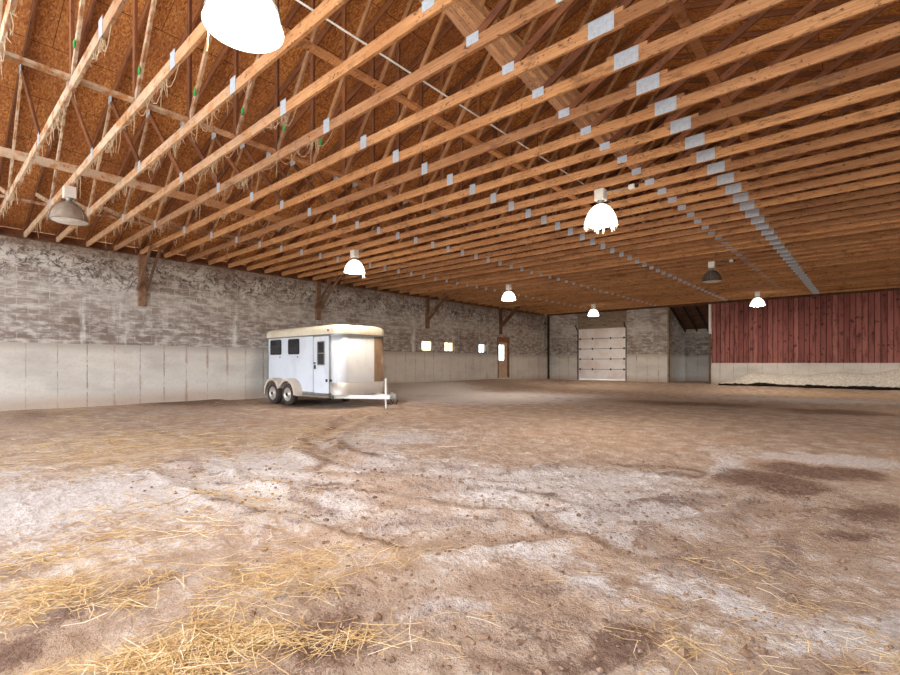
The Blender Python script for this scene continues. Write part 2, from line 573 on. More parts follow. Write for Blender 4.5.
LAMP = 4.0
M['lamp_on'] = mat_emit('glowing_lamp_dome', (255, 246, 232), LAMP)
M['lens_on'] = mat_emit('glowing_lamp_lens', (255, 240, 222), 150.0)
M['lamp_off'] = plain('dusty_lamp_dome', (150, 136, 122), 0.5, 0.2, 0.15)
M['lamp_off_dark'] = plain('grey_lamp_dome', (112, 104, 96), 0.5, 0.2, 0.15)
M['lamp_lens'] = plain('frosted_lamp_lens', (226, 224, 218), 0.35)
M['cord'] = plain('grey_cord', (150, 140, 128), 0.7)


def mat_pane(name, rgb, translucent):
    t = NT(name)
    if translucent:
        a = t.n('BsdfTranslucent', {0: srgb(*rgb)})
        b = t.n('BsdfDiffuse', {0: srgb(*rgb)})
        m = t.n('MixShader', {0: 0.2})
    else:
        a = t.n('BsdfTransparent', {0: srgb(*rgb)})
        b = t.n('BsdfGlossy', {'Roughness': 0.03})
        m = t.n('MixShader', {0: 0.06})
    t.t.links.new(a.outputs[0], m.inputs[1])
    t.t.links.new(b.outputs[0], m.inputs[2])
    t.t.links.new(m.outputs[0], t.out.inputs[0])
    return t.m


M['pane_plastic'] = mat_pane('yellowed_plastic_pane', (252, 240, 214), True)
M['pane_clear'] = mat_pane('clear_glass', (235, 244, 246), False)


# ------------------------------------------------------------------ numpy noise
def vnoise(x, y, seed=0):
    xi, yi = np.floor(x).astype(np.int64), np.floor(y).astype(np.int64)
    fx, fy = x - xi, y - yi
    fx, fy = fx * fx * (3 - 2 * fx), fy * fy * (3 - 2 * fy)

    def h(a, b):
        n = (a * 374761393 + b * 668265263 + seed * 1442695041) & 0xFFFFFFFF
        n = ((n ^ (n >> 13)) * 1274126177) & 0xFFFFFFFF
        n = n ^ (n >> 16)
        return (n & 0xFFFF) / 65535.0
    return (h(xi, yi) * (1 - fx) + h(xi + 1, yi) * fx) * (1 - fy) + (h(xi, yi + 1) * (1 - fx) + h(xi + 1, yi + 1) * fx) * fy


def fbm(x, y, octs=4, seed=0):
    s, a, t = 0, 0.5, 0
    for i in range(octs):
        s = s + a * vnoise(x, y, seed + i)
        t += a
        x, y, a = x * 2.03 + 5.1, y * 2.03 + 1.7, a * 0.5
    return s / t


def sstep(v, a, b):
    t = np.clip((v - a) / (b - a), 0, 1)
    return t * t * (3 - 2 * t)


def blob(X, Y, px, py, a, b, rot=0.0):
    """soft patch on the ground; centre and half extents read off the photograph and laid on the floor"""
    ca, sa = math.cos(rot), math.sin(rot)
    c = np.array(ground_pt(px, py))
    u = np.array(ground_pt(px + a * ca, py + a * sa)) - c
    p1 = np.array(ground_pt(px - b * sa, py + b * ca))
    p0 = np.array(ground_pt(px + b * sa, max(py - b * ca, 366.5)))
    v = (p1 - p0) / 2
    det = u[0] * v[1] - u[1] * v[0]
    dx, dy = X - c[0], Y - c[1]
    s = (dx * v[1] - dy * v[0]) / det
    t = (u[0] * dy - u[1] * dx) / det
    return np.exp(-(s * s + t * t) * 1.1)


def track_dist(X, Y, pxs):
    pts = [np.array(ground_pt(*p)) for p in pxs]
    d = np.full(X.shape, 1e9)
    for a, b in zip(pts[:-1], pts[1:]):
        ab = b - a
        t = np.clip(((X - a[0]) * ab[0] + (Y - a[1]) * ab[1]) / (ab @ ab), 0, 1)
        d = np.minimum(d, np.hypot(X - a[0] - t * ab[0], Y - a[1] - t * ab[1]))
    return d


TRACKS = [
    [(400, 402), (352, 420), (318, 440), (316, 452), (345, 462), (420, 474), (520, 478), (600, 466), (650, 468)],
    [(250, 478), (330, 484), (430, 494), (540, 512), (640, 548), (720, 545), (770, 520), (790, 490)],
    [(180, 470), (250, 498), (320, 510), (420, 540), (560, 530), (680, 512), (740, 500), (830, 505)],
    [(560, 400), (640, 403), (740, 408), (900, 418)],
    [(420, 396), (520, 396), (600, 402), (760, 414), (900, 428)],
]


def floor_h(X, Y, fine=True):
    h = (fbm(X * 0.35, Y * 0.35, 3, 3) - 0.5) * 0.07
    h = h + (fbm(X * 1.6, Y * 1.6, 4, 9) - 0.5) * 0.035
    if fine:
        near = np.exp(-(np.hypot(X + 2, Y - 4) / 7.0) ** 2)
        r = fbm(X * 6.5, Y * 6.5, 4, 21)
        h = h + (np.abs(r - 0.5) * 2 - 0.3) * 0.024 * (0.35 + 0.65 * near)
        h = h + np.clip(fbm(X * 13, Y * 13, 3, 31) - 0.58, 0, 1) * 0.10 * (0.3 + 0.7 * near)
    for i, tr in enumerate(TRACKS[:3]):
        d = track_dist(X, Y, tr)
        w = 0.22
        ridge = np.exp(-((d - 0.30) / 0.10) ** 2) * 0.034 - np.exp(-(d / w) ** 2) * 0.026
        h = h + ridge * (0.5 + fbm(X * 4, Y * 4, 2, 50 + i))
    # banked dirt along the walls
    e = fbm(Y * 0.5, X * 0.2, 3, 77)
    hb = (0.10 + 0.26 * sstep(Y, 8.0, 14.0)) * (1 - 0.4 * sstep(Y, 21.0, 26.0))
    h = h + np.maximum(hb * sstep(X, XL + 2.6 + e, XL + 0.3), 0.19 * sstep(Y, YB - 3.5, YB - 0.3))
    # level where the trailer stands and below it
    m = sstep(np.maximum(np.abs(X + 12.6) - 2.0, np.abs(Y - 8.5) - 1.3), 1.0, 0.0)
    return h * (1 - m) + (-0.02) * m


# ------------------------------------------------------------------ floor
def axis(lo, hi, a, b, fine, coarse, grow=1.06):
    mid = list(np.arange(a, b, fine))
    out = []
    s, x = fine, a
    while x > lo:
        s = min(s * grow, coarse); x -= s; out.append(max(x, lo))
    out = out[::-1]
    s, x = fine, mid[-1]
    right = []
    while x < hi:
        s = min(s * grow, coarse); x += s; right.append(min(x, hi))
    return np.array(out + mid + right)


gx = axis(XL - 0.25, XR + 0.25, -5.5, 3.0, 0.026, 0.12)
gy = axis(-9.0, 31.0, 0.6, 7.0, 0.026, 0.12)
GX, GY = np.meshgrid(gx, gy)
GZ = floor_h(GX, GY)
nx, ny = len(gx), len(gy)
verts = np.stack([GX.ravel(), GY.ravel(), GZ.ravel()], 1)
ii = (np.arange(ny - 1)[:, None] * nx + np.arange(nx - 1)[None, :]).ravel()
faces = np.stack([ii, ii + 1, ii + nx + 1, ii + nx], 1)
floor = mesh_np('floor', verts, faces, M['floor'], smooth=True)
tag(floor, 'brown dirt arena floor with pale dust and tyre tracks', 'floor', kind='structure')

DUST = [(40, 512, 110, 32, -0.06, 1.0), (160, 490, 120, 22, -0.05, 0.9), (265, 472, 80, 22, 0.1, 0.9), (330, 492, 60, 16, 0.2, 0.6),
        (380, 440, 80, 10, -0.05, 0.55), (470, 396, 80, 5, 0.0, 1.3), (430, 392, 45, 5, 0, 1.2), (540, 398, 60, 4, 0, 0.9), (250, 500, 150, 26, 0.05, 0.5), (600, 500, 140, 30, 0.05, 0.5), (560, 478, 95, 14, 0.0, 0.9), (620, 510, 90, 20, 0.1, 0.95),
        (500, 495, 80, 14, 0.1, 0.75), (705, 462, 26, 9, -0.3, 0.9), (830, 457, 75, 5, 0.06, 1.0), (860, 600, 80, 26, 0.0, 0.7), (720, 590, 55, 20, 0.4, 0.7),
        (640, 580, 70, 18, 0, 0.6), (500, 560, 80, 14, 0, 0.45), (600, 630, 60, 16, 0, 0.3), (400, 520, 90, 14, 0.1, 0.4), (800, 635, 60, 14, 0, 0.5), (540, 590, 30, 20, 0.2, 0.5), (445, 560, 50, 12, 0.2, 0.4), (470, 470, 90, 9, 0, 0.5), (800, 400, 110, 2.2, 0.03, 0.8),
        (640, 540, 60, 12, 0.1, 0.6), (390, 462, 50, 8, 0.1, 0.55), (30, 470, 50, 12, 0, 0.4), (330, 401, 40, 3, 0, 0.5), (690, 640, 50, 14, 0.1, 0.35), (430, 620, 40, 10, 0, 0.3)]
STRAW = [(120, 445, 170, 22, -0.05, 0.8), (290, 432, 110, 10, -0.08, 0.8), (60, 425, 110, 8, -0.05, 0.6), (60, 575, 90, 30, -0.25, 0.8), (160, 655, 150, 32, -0.2, 1.1),
         (285, 575, 70, 22, -0.2, 0.8), (150, 540, 90, 20, -0.3, 0.5), (330, 640, 70, 28, 0, 0.5), (690, 650, 60, 22, 0.2, 0.6), (800, 625, 90, 22, 0.2, 0.55), (735, 568, 40, 10, 0.2, 0.5),
         (830, 535, 70, 10, 0.05, 0.6), (650, 420, 130, 7, 0, 0.45), (500, 412, 120, 5, 0, 0.35), (830, 395, 90, 2.4, 0.02, 0.9), (180, 405, 60, 3, -0.05, 0.8), (880, 470, 40, 10, 0, 0.4), (560, 560, 90, 14, 0, 0.3)]
DARK = [(740, 474, 62, 12, 0.08, 1.2), (700, 474, 22, 8, 0, 0.8), (800, 466, 75, 6, 0.1, 1.1), (840, 505, 80, 20, 0.05, 0.8), (690, 404, 120, 4, 0.03, 0.75), (840, 412, 110, 4, 0.05, 0.8),
        (600, 400, 60, 3, 0, 0.5), (200, 403, 80, 6, -0.03, 0.9), (300, 403, 40, 6, 0, 0.9), (30, 418, 50, 9, 0, 0.5), (110, 590, 110, 22, -0.35, 0.6), (30, 645, 60, 24, -0.4, 1.0), (390, 640, 80, 40, 0.2, 0.7),
        (350, 600, 60, 20, 0, 0.5), (470, 600, 60, 16, 0.2, 0.5), (560, 645, 90, 22, 0, 0.9), (860, 540, 60, 14, 0, 0.7), (640, 610, 40, 10, 0, 0.5), (590, 560, 60, 12, 0.2, 0.45), (700, 545, 70, 12, 0, 0.5), (480, 620, 50, 16, 0, 0.5),
        (780, 570, 50, 10, 0, 0.5), (560, 388, 180, 2.5, 0, 0.4), (330, 455, 30, 8, 0, 0.5), (450, 530, 90, 10, 0.1, 0.35), (880, 560, 50, 10, 0.1, 0.5)]


def masks(X, Y):
    res = []
    for L in (DUST, STRAW, DARK):
        m = np.zeros(X.shape)
        for px, py, a, b, r, w in L:
            m = np.maximum(m, w * (1.3 if L is DUST else 1.0) * blob(X, Y, px, py, a, b, r))
        res.append(m)
    # the churned tracks show the darker soil below the dust
    for tr in TRACKS:
        d = track_dist(X, Y, tr)
        g = np.exp(-((d - 0.25) / 0.16) ** 2) * (0.35 + 0.6 * fbm(X * 2, Y * 2, 2, 5))
        res[2] = np.maximum(res[2], g * 0.75)
    res[1] = np.maximum(res[1], 0.7 * sstep(X, XL + 1.6, XL + 0.4) * sstep(Y, 26, 8))
    return res


wx = (fbm(GX * 0.9, GY * 0.9, 3, 61) - 0.5) * 1.1
wy = (fbm(GX * 0.9, GY * 0.9, 3, 71) - 0.5) * 1.1
dust, strawm, darkm = masks(GX + wx, GY + wy)
float_attr(floor.data, 'dust', dust.ravel())
float_attr(floor.data, 'straw', strawm.ravel())
float_attr(floor.data, 'dark', darkm.ravel())


# ------------------------------------------------------------------ loose straw and lumps
def strands(n, sampler, lmin, lmax, rad, lift):
    """n bent three-sided stalks lying on the floor"""
    P = sampler(n)
    n = len(P)
    ang = rng.uniform(0, 2 * PI, n)
    L = rng.uniform(lmin, lmax, n)
    bend = rng.normal(0, 0.12, n) * L
    r = rad * rng.uniform(0.7, 1.3, n)
    dx, dy = np.cos(ang), np.sin(ang)
    k3 = np.array([-0.5, 0.0, 0.5])
    cx = P[:, 0:1] + dx[:, None] * L[:, None] * k3 - dy[:, None] * bend[:, None] * (k3 ** 2 * 4)
    cy = P[:, 1:2] + dy[:, None] * L[:, None] * k3 + dx[:, None] * bend[:, None] * (k3 ** 2 * 4)
    cz = floor_h(cx, cy) + rng.uniform(0.0, lift, (n, 1)) + rng.uniform(0, lift, (n, 3)) * 0.6 + 0.004
    V = np.zeros((n, 3, 3, 3))
    for j in range(3):
        a = 2 * PI * j / 3 + 0.5
        V[:, :, j, 0] = cx - dy[:, None] * math.cos(a) * r[:, None]
        V[:, :, j, 1] = cy + dx[:, None] * math.cos(a) * r[:, None]
        V[:, :, j, 2] = cz + math.sin(a) * r[:, None]
    base = np.arange(n)[:, None] * 9
    F = []
    for s in range(2):
        for j in range(3):
            q = np.array([s * 3 + j, s * 3 + (j + 1) % 3, s * 3 + 3 + (j + 1) % 3, s * 3 + 3 + j])
            F.append(base + q)
    F = np.concatenate(F, 0)
    tone = np.repeat(np.clip(rng.normal(0.55, 0.22, n), 0, 1), 9)
    return V.reshape(-1, 3), F, tone


def sampler_from(blobs, tries):
    def f(n):
        out = []
        w = np.array([b[5] * b[6] for b in blobs]); w = w / w.sum()
        which = rng.choice(len(blobs), n, p=w)
        CL = rng.normal(0, 0.75, (len(blobs), 24, 2))
        for i in which:
            px, py, a, b, r, _, _ = blobs[i]
            s, t = CL[i][rng.integers(0, 24)] + rng.normal(0, 0.22, 2)
            qx = px + s * a * math.cos(r) - t * b * math.sin(r)
            qy = py + s * a * math.sin(r) + t * b * math.cos(r)
            if qy < 385:
                continue
            x, y = ground_pt(qx, qy)
            if x < XL + 0.25 or x > XR - 0.3 or y < -3:
                continue
            out.append((x, y))
        return np.array(out)
    return f


def straw_bed(label, blobs, n, lmin, lmax, rad, lift):
    V, F, tone = strands(n, sampler_from(blobs, 1), lmin, lmax, rad, lift)
    o = mesh_np('loose_straw', V, F, M['straw'])
    float_attr(o.data, 'tone', tone)
    tag(o, label, 'straw', kind='stuff')


straw_bed('golden loose straw strewn thickly over the near left dirt floor',
          [(170, 655, 90, 24, -0.2, 1, 4), (60, 580, 80, 28, -0.25, 1, 2.2), (285, 575, 70, 24, -0.2, 1, 2), (20, 610, 50, 16, -0.3, 1, 0.5), (330, 640, 70, 26, 0, 1, 0.6)],
          1900, 0.05, 0.27, 0.0014, 0.018)
straw_bed('thin scatter of straw on the near right dirt floor',
          [(690, 655, 60, 24, 0.2, 1, 1), (800, 630, 90, 26, 0.2, 1, 1), (870, 660, 60, 20, 0, 1, 0.6), (735, 568, 50, 12, 0.2, 1, 0.4), (560, 620, 120, 40, 0, 1, 0.25)],
          260, 0.05, 0.22, 0.0013, 0.01)
straw_bed('flattened pale straw between the trailer and the left foreground',
          [(120, 445, 170, 24, -0.05, 1, 3), (290, 432, 110, 12, -0.08, 1, 2), (150, 520, 150, 30, -0.2, 1, 1.2), (60, 415, 60, 6, 0, 1, 0.6)],
          1500, 0.10, 0.34, 0.0022, 0.012)


def lumps(n):
    P = []
    for _ in range(n):
        tr = TRACKS[rng.integers(0, 3)]
        i = rng.integers(0, len(tr) - 1)
        t = rng.random()
        a, b = np.array(ground_pt(*tr[i])), np.array(ground_pt(*tr[i + 1]))
        p = a + (b - a) * t + rng.normal(0, 0.28, 2)
        P.append(p)
    for _ in range(n // 2):
        P.append(np.array(ground_pt(rng.uniform(250, 900), rng.uniform(480, 675))))
    P = np.array(P)
    keep = (P[:, 0] > XL + 0.5) & ~((np.abs(P[:, 0] + 12.1) < 3.2) & (np.abs(P[:, 1] - 8.5) < 1.8))
    P = P[keep]
    bm = bmesh.new()
    bmesh.ops.create_icosphere(bm, subdivisions=1, radius=1.0)
    bm.verts.ensure_lookup_table()
    bv = np.array([v.co[:] for v in bm.verts]); bf = np.array([[v.index for v in f.verts] for f in bm.faces])
    bm.free()
    n = len(P)
    s = np.clip(rng.lognormal(-4.7, 0.5, n), 0.004, 0.03)
    V = bv[None] * (1 + rng.uniform(-0.3, 0.3, (n, len(bv), 1))) * s[:, None, None] * np.array([1, 1, 0.7])
    V[:, :, 0] += P[:, 0:1]; V[:, :, 1] += P[:, 1:2]
    V[:, :, 2] += floor_h(P[:, 0], P[:, 1])[:, None] + 0.1 * s[:, None]
    F = (bf[None] + (np.arange(n) * len(bv))[:, None, None]).reshape(-1, 3)
    o = mesh_np('dirt_lumps', V.reshape(-1, 3), F, M['clod'])
    tag(o, 'crumbled brown dirt lumps thrown up along the tyre tracks', 'dirt', kind='stuff')


lumps(1300)


# ------------------------------------------------------------------ walls
def wall_y(name, x0, x1, y0, y1, z0, z1, holes, mat):
    """wall running along Y with rectangular openings (ya, yb, za, zb)"""
    ys = sorted({y0, y1} | {h[0] for h in holes} | {h[1] for h in holes})
    bm = bmesh.new()
    for a, b in zip(ys[:-1], ys[1:]):
        hs = sorted([h for h in holes if h[0] <= a + 1e-6 and h[1] >= b - 1e-6], key=lambda h: h[2])
        z = z0
        for h in hs:
            if h[2] > z:
                add_box(bm, x0, x1, a, b, z, min(h[2], z1))
            z = max(z, h[3])
        if z < z1:
            add_box(bm, x0, x1, a, b, z, z1)
    return obj(name, bm, mat)


ZLEDGE = 1.745
WIN = [(15.41, 16.14, 1.80, 2.30), (16.98, 17.70, 1.80, 2.29), (19.71, 20.39, 1.79, 2.27)]
DOOR = (21.38, 22.52, 0.42, 2.71)
YBACK = YOPEN
o = wall_y('wall_left', XL - 0.2, XL, YBACK, YB, ZLEDGE, ZC - 0.04, WIN + [DOOR], M['block_l'])
tag(o, 'long weathered grey block wall with pale peeling patches', 'wall', kind='structure')
o = wall_y('wall_left_foundation', XL - 0.2, XL + 0.03, YBACK, YB, -0.5, ZLEDGE, [DOOR], M['conc_l'])
tag(o, 'pale poured concrete base running below the block wall', 'wall', kind='structure')
o = obj('trim_1', box(XL - 0.2, XL + 0.01, YBACK, YB, ZC - 0.04, ZC - 0.002), M['post_wood'])
tag(o, 'timber plate capping the left block wall', 'trim', kind='structure')
o = obj('wall_right', box(XR, XR + 0.2, YBACK, YB, -0.5, ZC - 0.02), M['block_l'])
tag(o, 'right block wall outside the picture', 'wall', kind='structure')

# end wall: block pieces round the overhead door, alcove, red boarding
GX0, GX1, GZ0, GZ1 = -13.2, -10.17, 0.16, 3.33
AX0, AX1, AY = -7.92, -5.88, 30.2
bm = bmesh.new()
add_box(bm, XL, GX0, YB, YB + 0.2, ZLEDGE, ZC - 0.02)
add_box(bm, GX1, AX0, YB, YB + 0.2, ZLEDGE, ZC - 0.02)
tag(obj('wall_end', bm, M['block_b']), 'grey block end wall either side of the overhead door', 'wall', kind='structure')
bm = bmesh.new()
add_box(bm, XL + 0.04, GX0, YB - 0.02, YB + 0.2, -0.5, ZLEDGE)
add_box(bm, GX1, AX0, YB - 0.02, YB + 0.2, -0.5, ZLEDGE)
tag(obj('wall_end_foundation', bm, M['conc_b']), 'concrete base of the end wall beside the overhead door', 'wall', kind='structure')
bm = bmesh.new()
for i in range(4):
    add_box(bm, GX0, GX1, YB + 0.02, YB + 0.12, GZ1 + i * 0.236, GZ1 + i * 0.236 + 0.228)
add_box(bm, GX0, GX1, YB + 0.13, YB + 0.17, GZ1 - 0.2, GZ1 + 0.1)
tag(obj('wall_end_header', bm, M['old_wood']), 'grey horizontal boards above the overhead door', 'wall', kind='structure')
tag(obj('corner_gap', box(XL + 0.035, XL + 0.13, YB - 0.14, YB - 0.03, -0.2, ZC - 0.03, 0.006), M['brown_dark']), 'dark upright strip put in for the shaded gap in the far left corner', 'trim', kind='structure')  # dark strip drawn where the corner recess lies in shade
tag(obj('trim_3', box(AX0 - 0.02, AX0 + 0.05, YB - 0.045, YB + 0.21, -0.2, ZC - 0.03, 0.004), M['old_wood']), 'pale corner edge of the alcove beside the block wall', 'trim', kind='structure')

# alcove behind the end wall
bm = bmesh.new()
add_box(bm, AX0 - 0.2, AX0, YB + 0.21, AY, ZLEDGE, ZC)
tag(obj('wall_alcove_left', bm, M['block_l']), 'shaded block side wall of the alcove', 'wall', kind='structure')
tag(obj('wall_alcove_left_foundation', box(AX0 - 0.2, AX0 + 0.02, YB + 0.21, AY, -0.5, ZLEDGE), M['conc_l']), 'concrete base of the alcove side wall', 'wall', kind='structure')
tag(obj('wall_alcove_back', box(AX0 - 0.2, AX1 + 3.0, AY, AY + 0.2, 1.68, 3.24), M['block_b']), 'blue lit block wall at the back of the alcove', 'wall', kind='structure')
tag(obj('wall_alcove_back_foundation', box(AX0 - 0.2, AX1 + 3.0, AY - 0.02, AY + 0.2, -0.5, 1.68), M['conc_b']), 'blue lit concrete base at the back of the alcove', 'wall', kind='structure')
tag(obj('wall_alcove_blocker', box(AX1 + 1.6, AX1 + 1.8, YB + 0.2, AY - 0.75, -0.5, 4.4), M['block_l']), 'unseen wall added to darken the alcove behind the red boards', 'wall', kind='structure')  # added out of view to keep most sky light from the alcove
bm = bmesh.new()
add_bar(bm, (-6.0, YB, 4.53), (-6.0, AY + 0.4, 3.11), 4.4, 0.02)
tag(obj('ceiling_alcove', bm, M['brown_board']), 'steep boarded ceiling over the alcove', 'ceiling', kind='structure')
for i, (x, nm) in enumerate(((-7.86, 'nearest the block corner'), (-7.25, 'second from the block corner'), (-6.64, 'third from the block corner'), (-6.03, 'beside the white post'))):
    bm = bmesh.new()
    add_bar(bm, (x, YB + 0.22, 4.34), (x, AY - 0.02, 3.13), 0.045, 0.14)
    tag(obj('rafter', bm, M['brown_dark']), 'dark sloping rafter over the alcove, ' + nm, 'rafter', 'alcove rafters')

# red boarding: separate uprights, slightly uneven
bm = bmesh.new()
x = -5.8
r2 = random.Random(3)
while x < XR:
    w = 0.2
    add_box(bm, x + 0.006, min(x + w - 0.006, XR), YB + r2.uniform(0.0, 0.012), YB + 0.05, 1.25 + r2.uniform(-0.02, 0.02), ZC - 0.02)
    x += w
add_box(bm, -5.8, XR, YB + 0.04, YB + 0.06, 1.25, ZC - 0.02)
tag(obj('wall_end_red', bm, M['red']), 'red painted vertical board partition at the far right', 'wall', kind='structure')
tag(obj('wall_end_red_foundation', box(AX1, XR, YB - 0.06, YB + 0.2, -0.5, 1.25), M['conc_b']), 'stained concrete base below the red boards', 'wall', kind='structure')
t = thing('corner_post', 'narrow post with white upper half at the left edge of the red boards', 'post', (AX1 + 0.02, YB + 0.03, 0))
obj('upper_board', box(-0.07, 0.05, -0.11, 0.0, 2.75, ZC - 0.03, 0.004), M['white_metal'], t)
obj('lower_post', box(-0.04, 0.04, -0.175, -0.095, 0.0, 2.74, 0.004), M['post_wood'], t)

# pale bank along the red wall and the dark strip at its foot
n = 150
xs = np.linspace(-5.6, XR - 0.02, n)
prof = [(0.0, 1.0), (0.2, 0.97), (0.42, 0.72), (0.6, 0.42), (0.74, 0.16), (0.84, 0.0), (0.86, -0.4)]
rows = []
for x in xs:
    e = float(fbm(np.array([x * 0.8]), np.array([3.0]), 4, 5)[0]); e2 = float(fbm(np.array([x * 2.6]), np.array([8.0]), 4, 6)[0])
    hh = 0.62 * float(sstep(np.array(x), -5.7, -3.9)) * (0.55 + 0.9 * e) + 0.04
    dd = 0.75 + 0.3 * e2
    rows.append([(x, YB - 0.07 - a * dd, 0.14 + b * hh + 0.04 * (e2 - 0.5) * (1 if 0 < b < 1 else 0)) for a, b in prof])
bm = bmesh.new()
R = [[bm.verts.new(p) for p in r] for r in rows]
for A, B in zip(R[:-1], R[1:]):
    for k in range(len(prof) - 1):
        bm.faces.new((A[k], B[k], B[k + 1], A[k + 1]))
o = obj('sand_bank', bm, M['pale_bank'], smooth=True)
tag(o, 'pale sand bank heaped against the concrete below the red boards', 'bank', kind='stuff')
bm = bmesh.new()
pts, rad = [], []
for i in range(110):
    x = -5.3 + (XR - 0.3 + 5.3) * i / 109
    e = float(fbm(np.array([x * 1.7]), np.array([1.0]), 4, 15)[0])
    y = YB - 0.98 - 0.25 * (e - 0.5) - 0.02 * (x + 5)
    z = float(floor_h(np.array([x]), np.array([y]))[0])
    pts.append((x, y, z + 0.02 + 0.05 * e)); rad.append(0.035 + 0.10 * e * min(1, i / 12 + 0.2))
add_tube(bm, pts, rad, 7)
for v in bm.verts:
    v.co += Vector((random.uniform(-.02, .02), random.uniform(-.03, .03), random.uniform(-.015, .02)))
tag(obj('ragged_strip', bm, M['black_strip']), 'long black ragged strip at the foot of the pale sand bank', 'ridge')

# ------------------------------------------------------------------ roof deck
def deck(name, xa, za, xb, zb, label):
    bm = bmesh.new()
    for y0, y1 in ((YOPEN, YB + 0.2),):
        v = [(xa, y0, za), (xb, y0, zb), (xb, y1, zb), (xa, y1, za)]
        lo = [bm.verts.new(p) for p in v]
        hi = [bm.verts.new((p[0], p[1], p[2] + 0.03)) for p in v]
        bm.faces.new(lo[::-1]); bm.faces.new(hi)
        for i in range(4):
            bm.faces.new((lo[i], lo[(i + 1) % 4], hi[(i + 1) % 4], hi[i]))
    return tag(obj(name, bm, M['osb']), label, 'ceiling', kind='structure')


TC = 0.14                                           # depth of the top chord, measured upright
def roof_under(x):                                  # underside of the top chord
    return ZC + 0.13 + ((x - XL) if x < XRIDGE else (2 * XRIDGE - XL - x)) * SLOPE


zr = roof_under(XRIDGE) + TC + 0.015
ze = roof_under(XL - 0.5) + TC + 0.015
deck('ceiling_left', XL - 0.5, ze, XRIDGE, zr, 'left slope of the orange strand board roof deck')
deck('ceiling_right', XRIDGE, zr, 2 * XRIDGE - XL + 0.5, ze, 'right slope of the orange strand board roof deck')

bm = bmesh.new()
gv = [(XL - 0.2, ZC - 0.02), (2 * XRIDGE - XL + 0.2, ZC - 0.02), (2 * XRIDGE - XL + 0.2, ZC + 0.14), (XRIDGE, zr - 0.02), (XL - 0.2, ZC + 0.14)]
add_rings(bm, [[(x, YB + 0.06, z) for x, z in gv], [(x, YB + 0.18, z) for x, z in gv]])
tag(obj('wall_end_gable', bm, M['brown_board']), 'boarded gable above the end wall', 'wall', kind='structure')
for nm, x0, lab in (('trim_4', XL - 0.2, 'board closing the left eave above the block wall'), ('trim_5', XR + 0.14, 'board closing the right eave')):
    tag(obj(nm, box(x0, x0 + 0.03, YOPEN, YB, ZC - 0.03, ze + 0.09), M['top_lumber']), lab, 'trim', kind='structure')

# ------------------------------------------------------------------ trusses
TH = 0.038
XE = 2 * XRIDGE - XL
BOT = [-12.05, -8.7, -5.36, -1.84, 1.5, 4.85]
TOP = [-13.7, -10.4, -7.0, -3.6, -0.2, 3.2, 6.5]
WEBS = [(-12.05, -13.7, 0), (-12.05, -10.4, 0), (-8.7, -10.4, 1), (-6.68, -6.68, 1), (-6.68, -3.75, 0), (-2.9, -5.3, 0), (-2.9, 1.4, 1), (1.5, 3.1, 1), (4.85, 3.3, 1), (4.85, 6.5, 1)]
SP = 0.61
KS = list(range(-6, 37))


def box_mesh(name, L, w, h, mat, bev=0.0):
    bm = box(-L / 2, L / 2, -w / 2, w / 2, -h / 2, h / 2, bev)
    me = bpy.data.meshes.new(name)
    bmesh.ops.recalc_face_normals(bm, faces=bm.faces)
    bm.to_mesh(me); bm.free()
    me.materials.append(mat)
    return me


def bar_part(name, me, a, b, y, parent):
    """a straight member of the truss plane from a to b (x, z)"""
    o = link(name, me, None, parent)
    o.location = ((a[0] + b[0]) / 2, y, (a[1] + b[1]) / 2)
    o.rotation_euler = (0, -math.atan2(b[1] - a[1], b[0] - a[0]), 0)
    return o


def make_truss(lab):
    t = thing('roof_truss', lab, 'roof truss', (0, 0, 0), 'timber roof trusses')
    zc = ZC + CH / 2
    xs_ = -1.87                                     # the bottom chord is spliced here
    for a, b in ((XL - 0.12, xs_), (xs_, XE + 0.12)):
        bar_part('bottom_chord', box_mesh('bottom_chord', b - a - 0.004, TH, CH, M['lumber'], 0.004), (a, zc), (b, zc), 0, t)
    c = math.cos(math.atan(SLOPE))
    for s in (-1, 1):
        x0 = XL - 0.3 if s < 0 else XE + 0.3
        a = (x0, roof_under(XL - 0.3) + TC / 2); b = (XRIDGE, roof_under(XRIDGE) + TC / 2)
        L = math.hypot(b[0] - a[0], b[1] - a[1])
        bar_part('top_chord', box_mesh('top_chord', L, TH, TC * c, M['top_lumber']), a, b, 0, t)
    zb = ZC + CH - 0.02
    for xa, xb, dk in WEBS:
        a = (xa, zb); b = (xb, roof_under(xb) + 0.03)
        L = math.hypot(b[0] - a[0], b[1] - a[1])
        bar_part('web', box_mesh('web', L, TH - 0.004 - 0.0011 * abs(xb - xa), 0.085, M['top_lumber'] if dk else M['web_lumber']), a, b, 0, t)
    bar_part('splice_block', box_mesh('splice_block', 0.42, TH - 0.002, 0.175, M['lumber'], 0.003), (-2.08, zc + 0.018), (-1.66, zc + 0.018), 0, t)
    for x, w, h, dz in ((-1.87, 0.25, 0.165, 0.015), (-5.36, 0.13, 0.18, 0.02), (-8.7, 0.12, 0.16, 0.03), (-12.05, 0.12, 0.16, 0.03), (-2.9, 0.15, 0.10, 0.05), (1.5, 0.10, 0.10, 0.05), (4.85, 0.10, 0.10, 0.05)):
        bm = box(-w / 2, w / 2, -0.0015, 0.0015, -h / 2, h / 2)
        p = obj('nail_plate', bm, M['plate'], t)
        p.location = (x, -TH / 2 - 0.002, zc + dz)
    for x in (-10.4, 3.2):
        bm = box(-0.11, 0.11, -0.0015, 0.0015, -0.07, 0.07)
        p = obj('nail_plate', bm, M['plate'], t)
        p.location = (x, -TH / 2 - 0.002, roof_under(x) + 0.05)
    return t


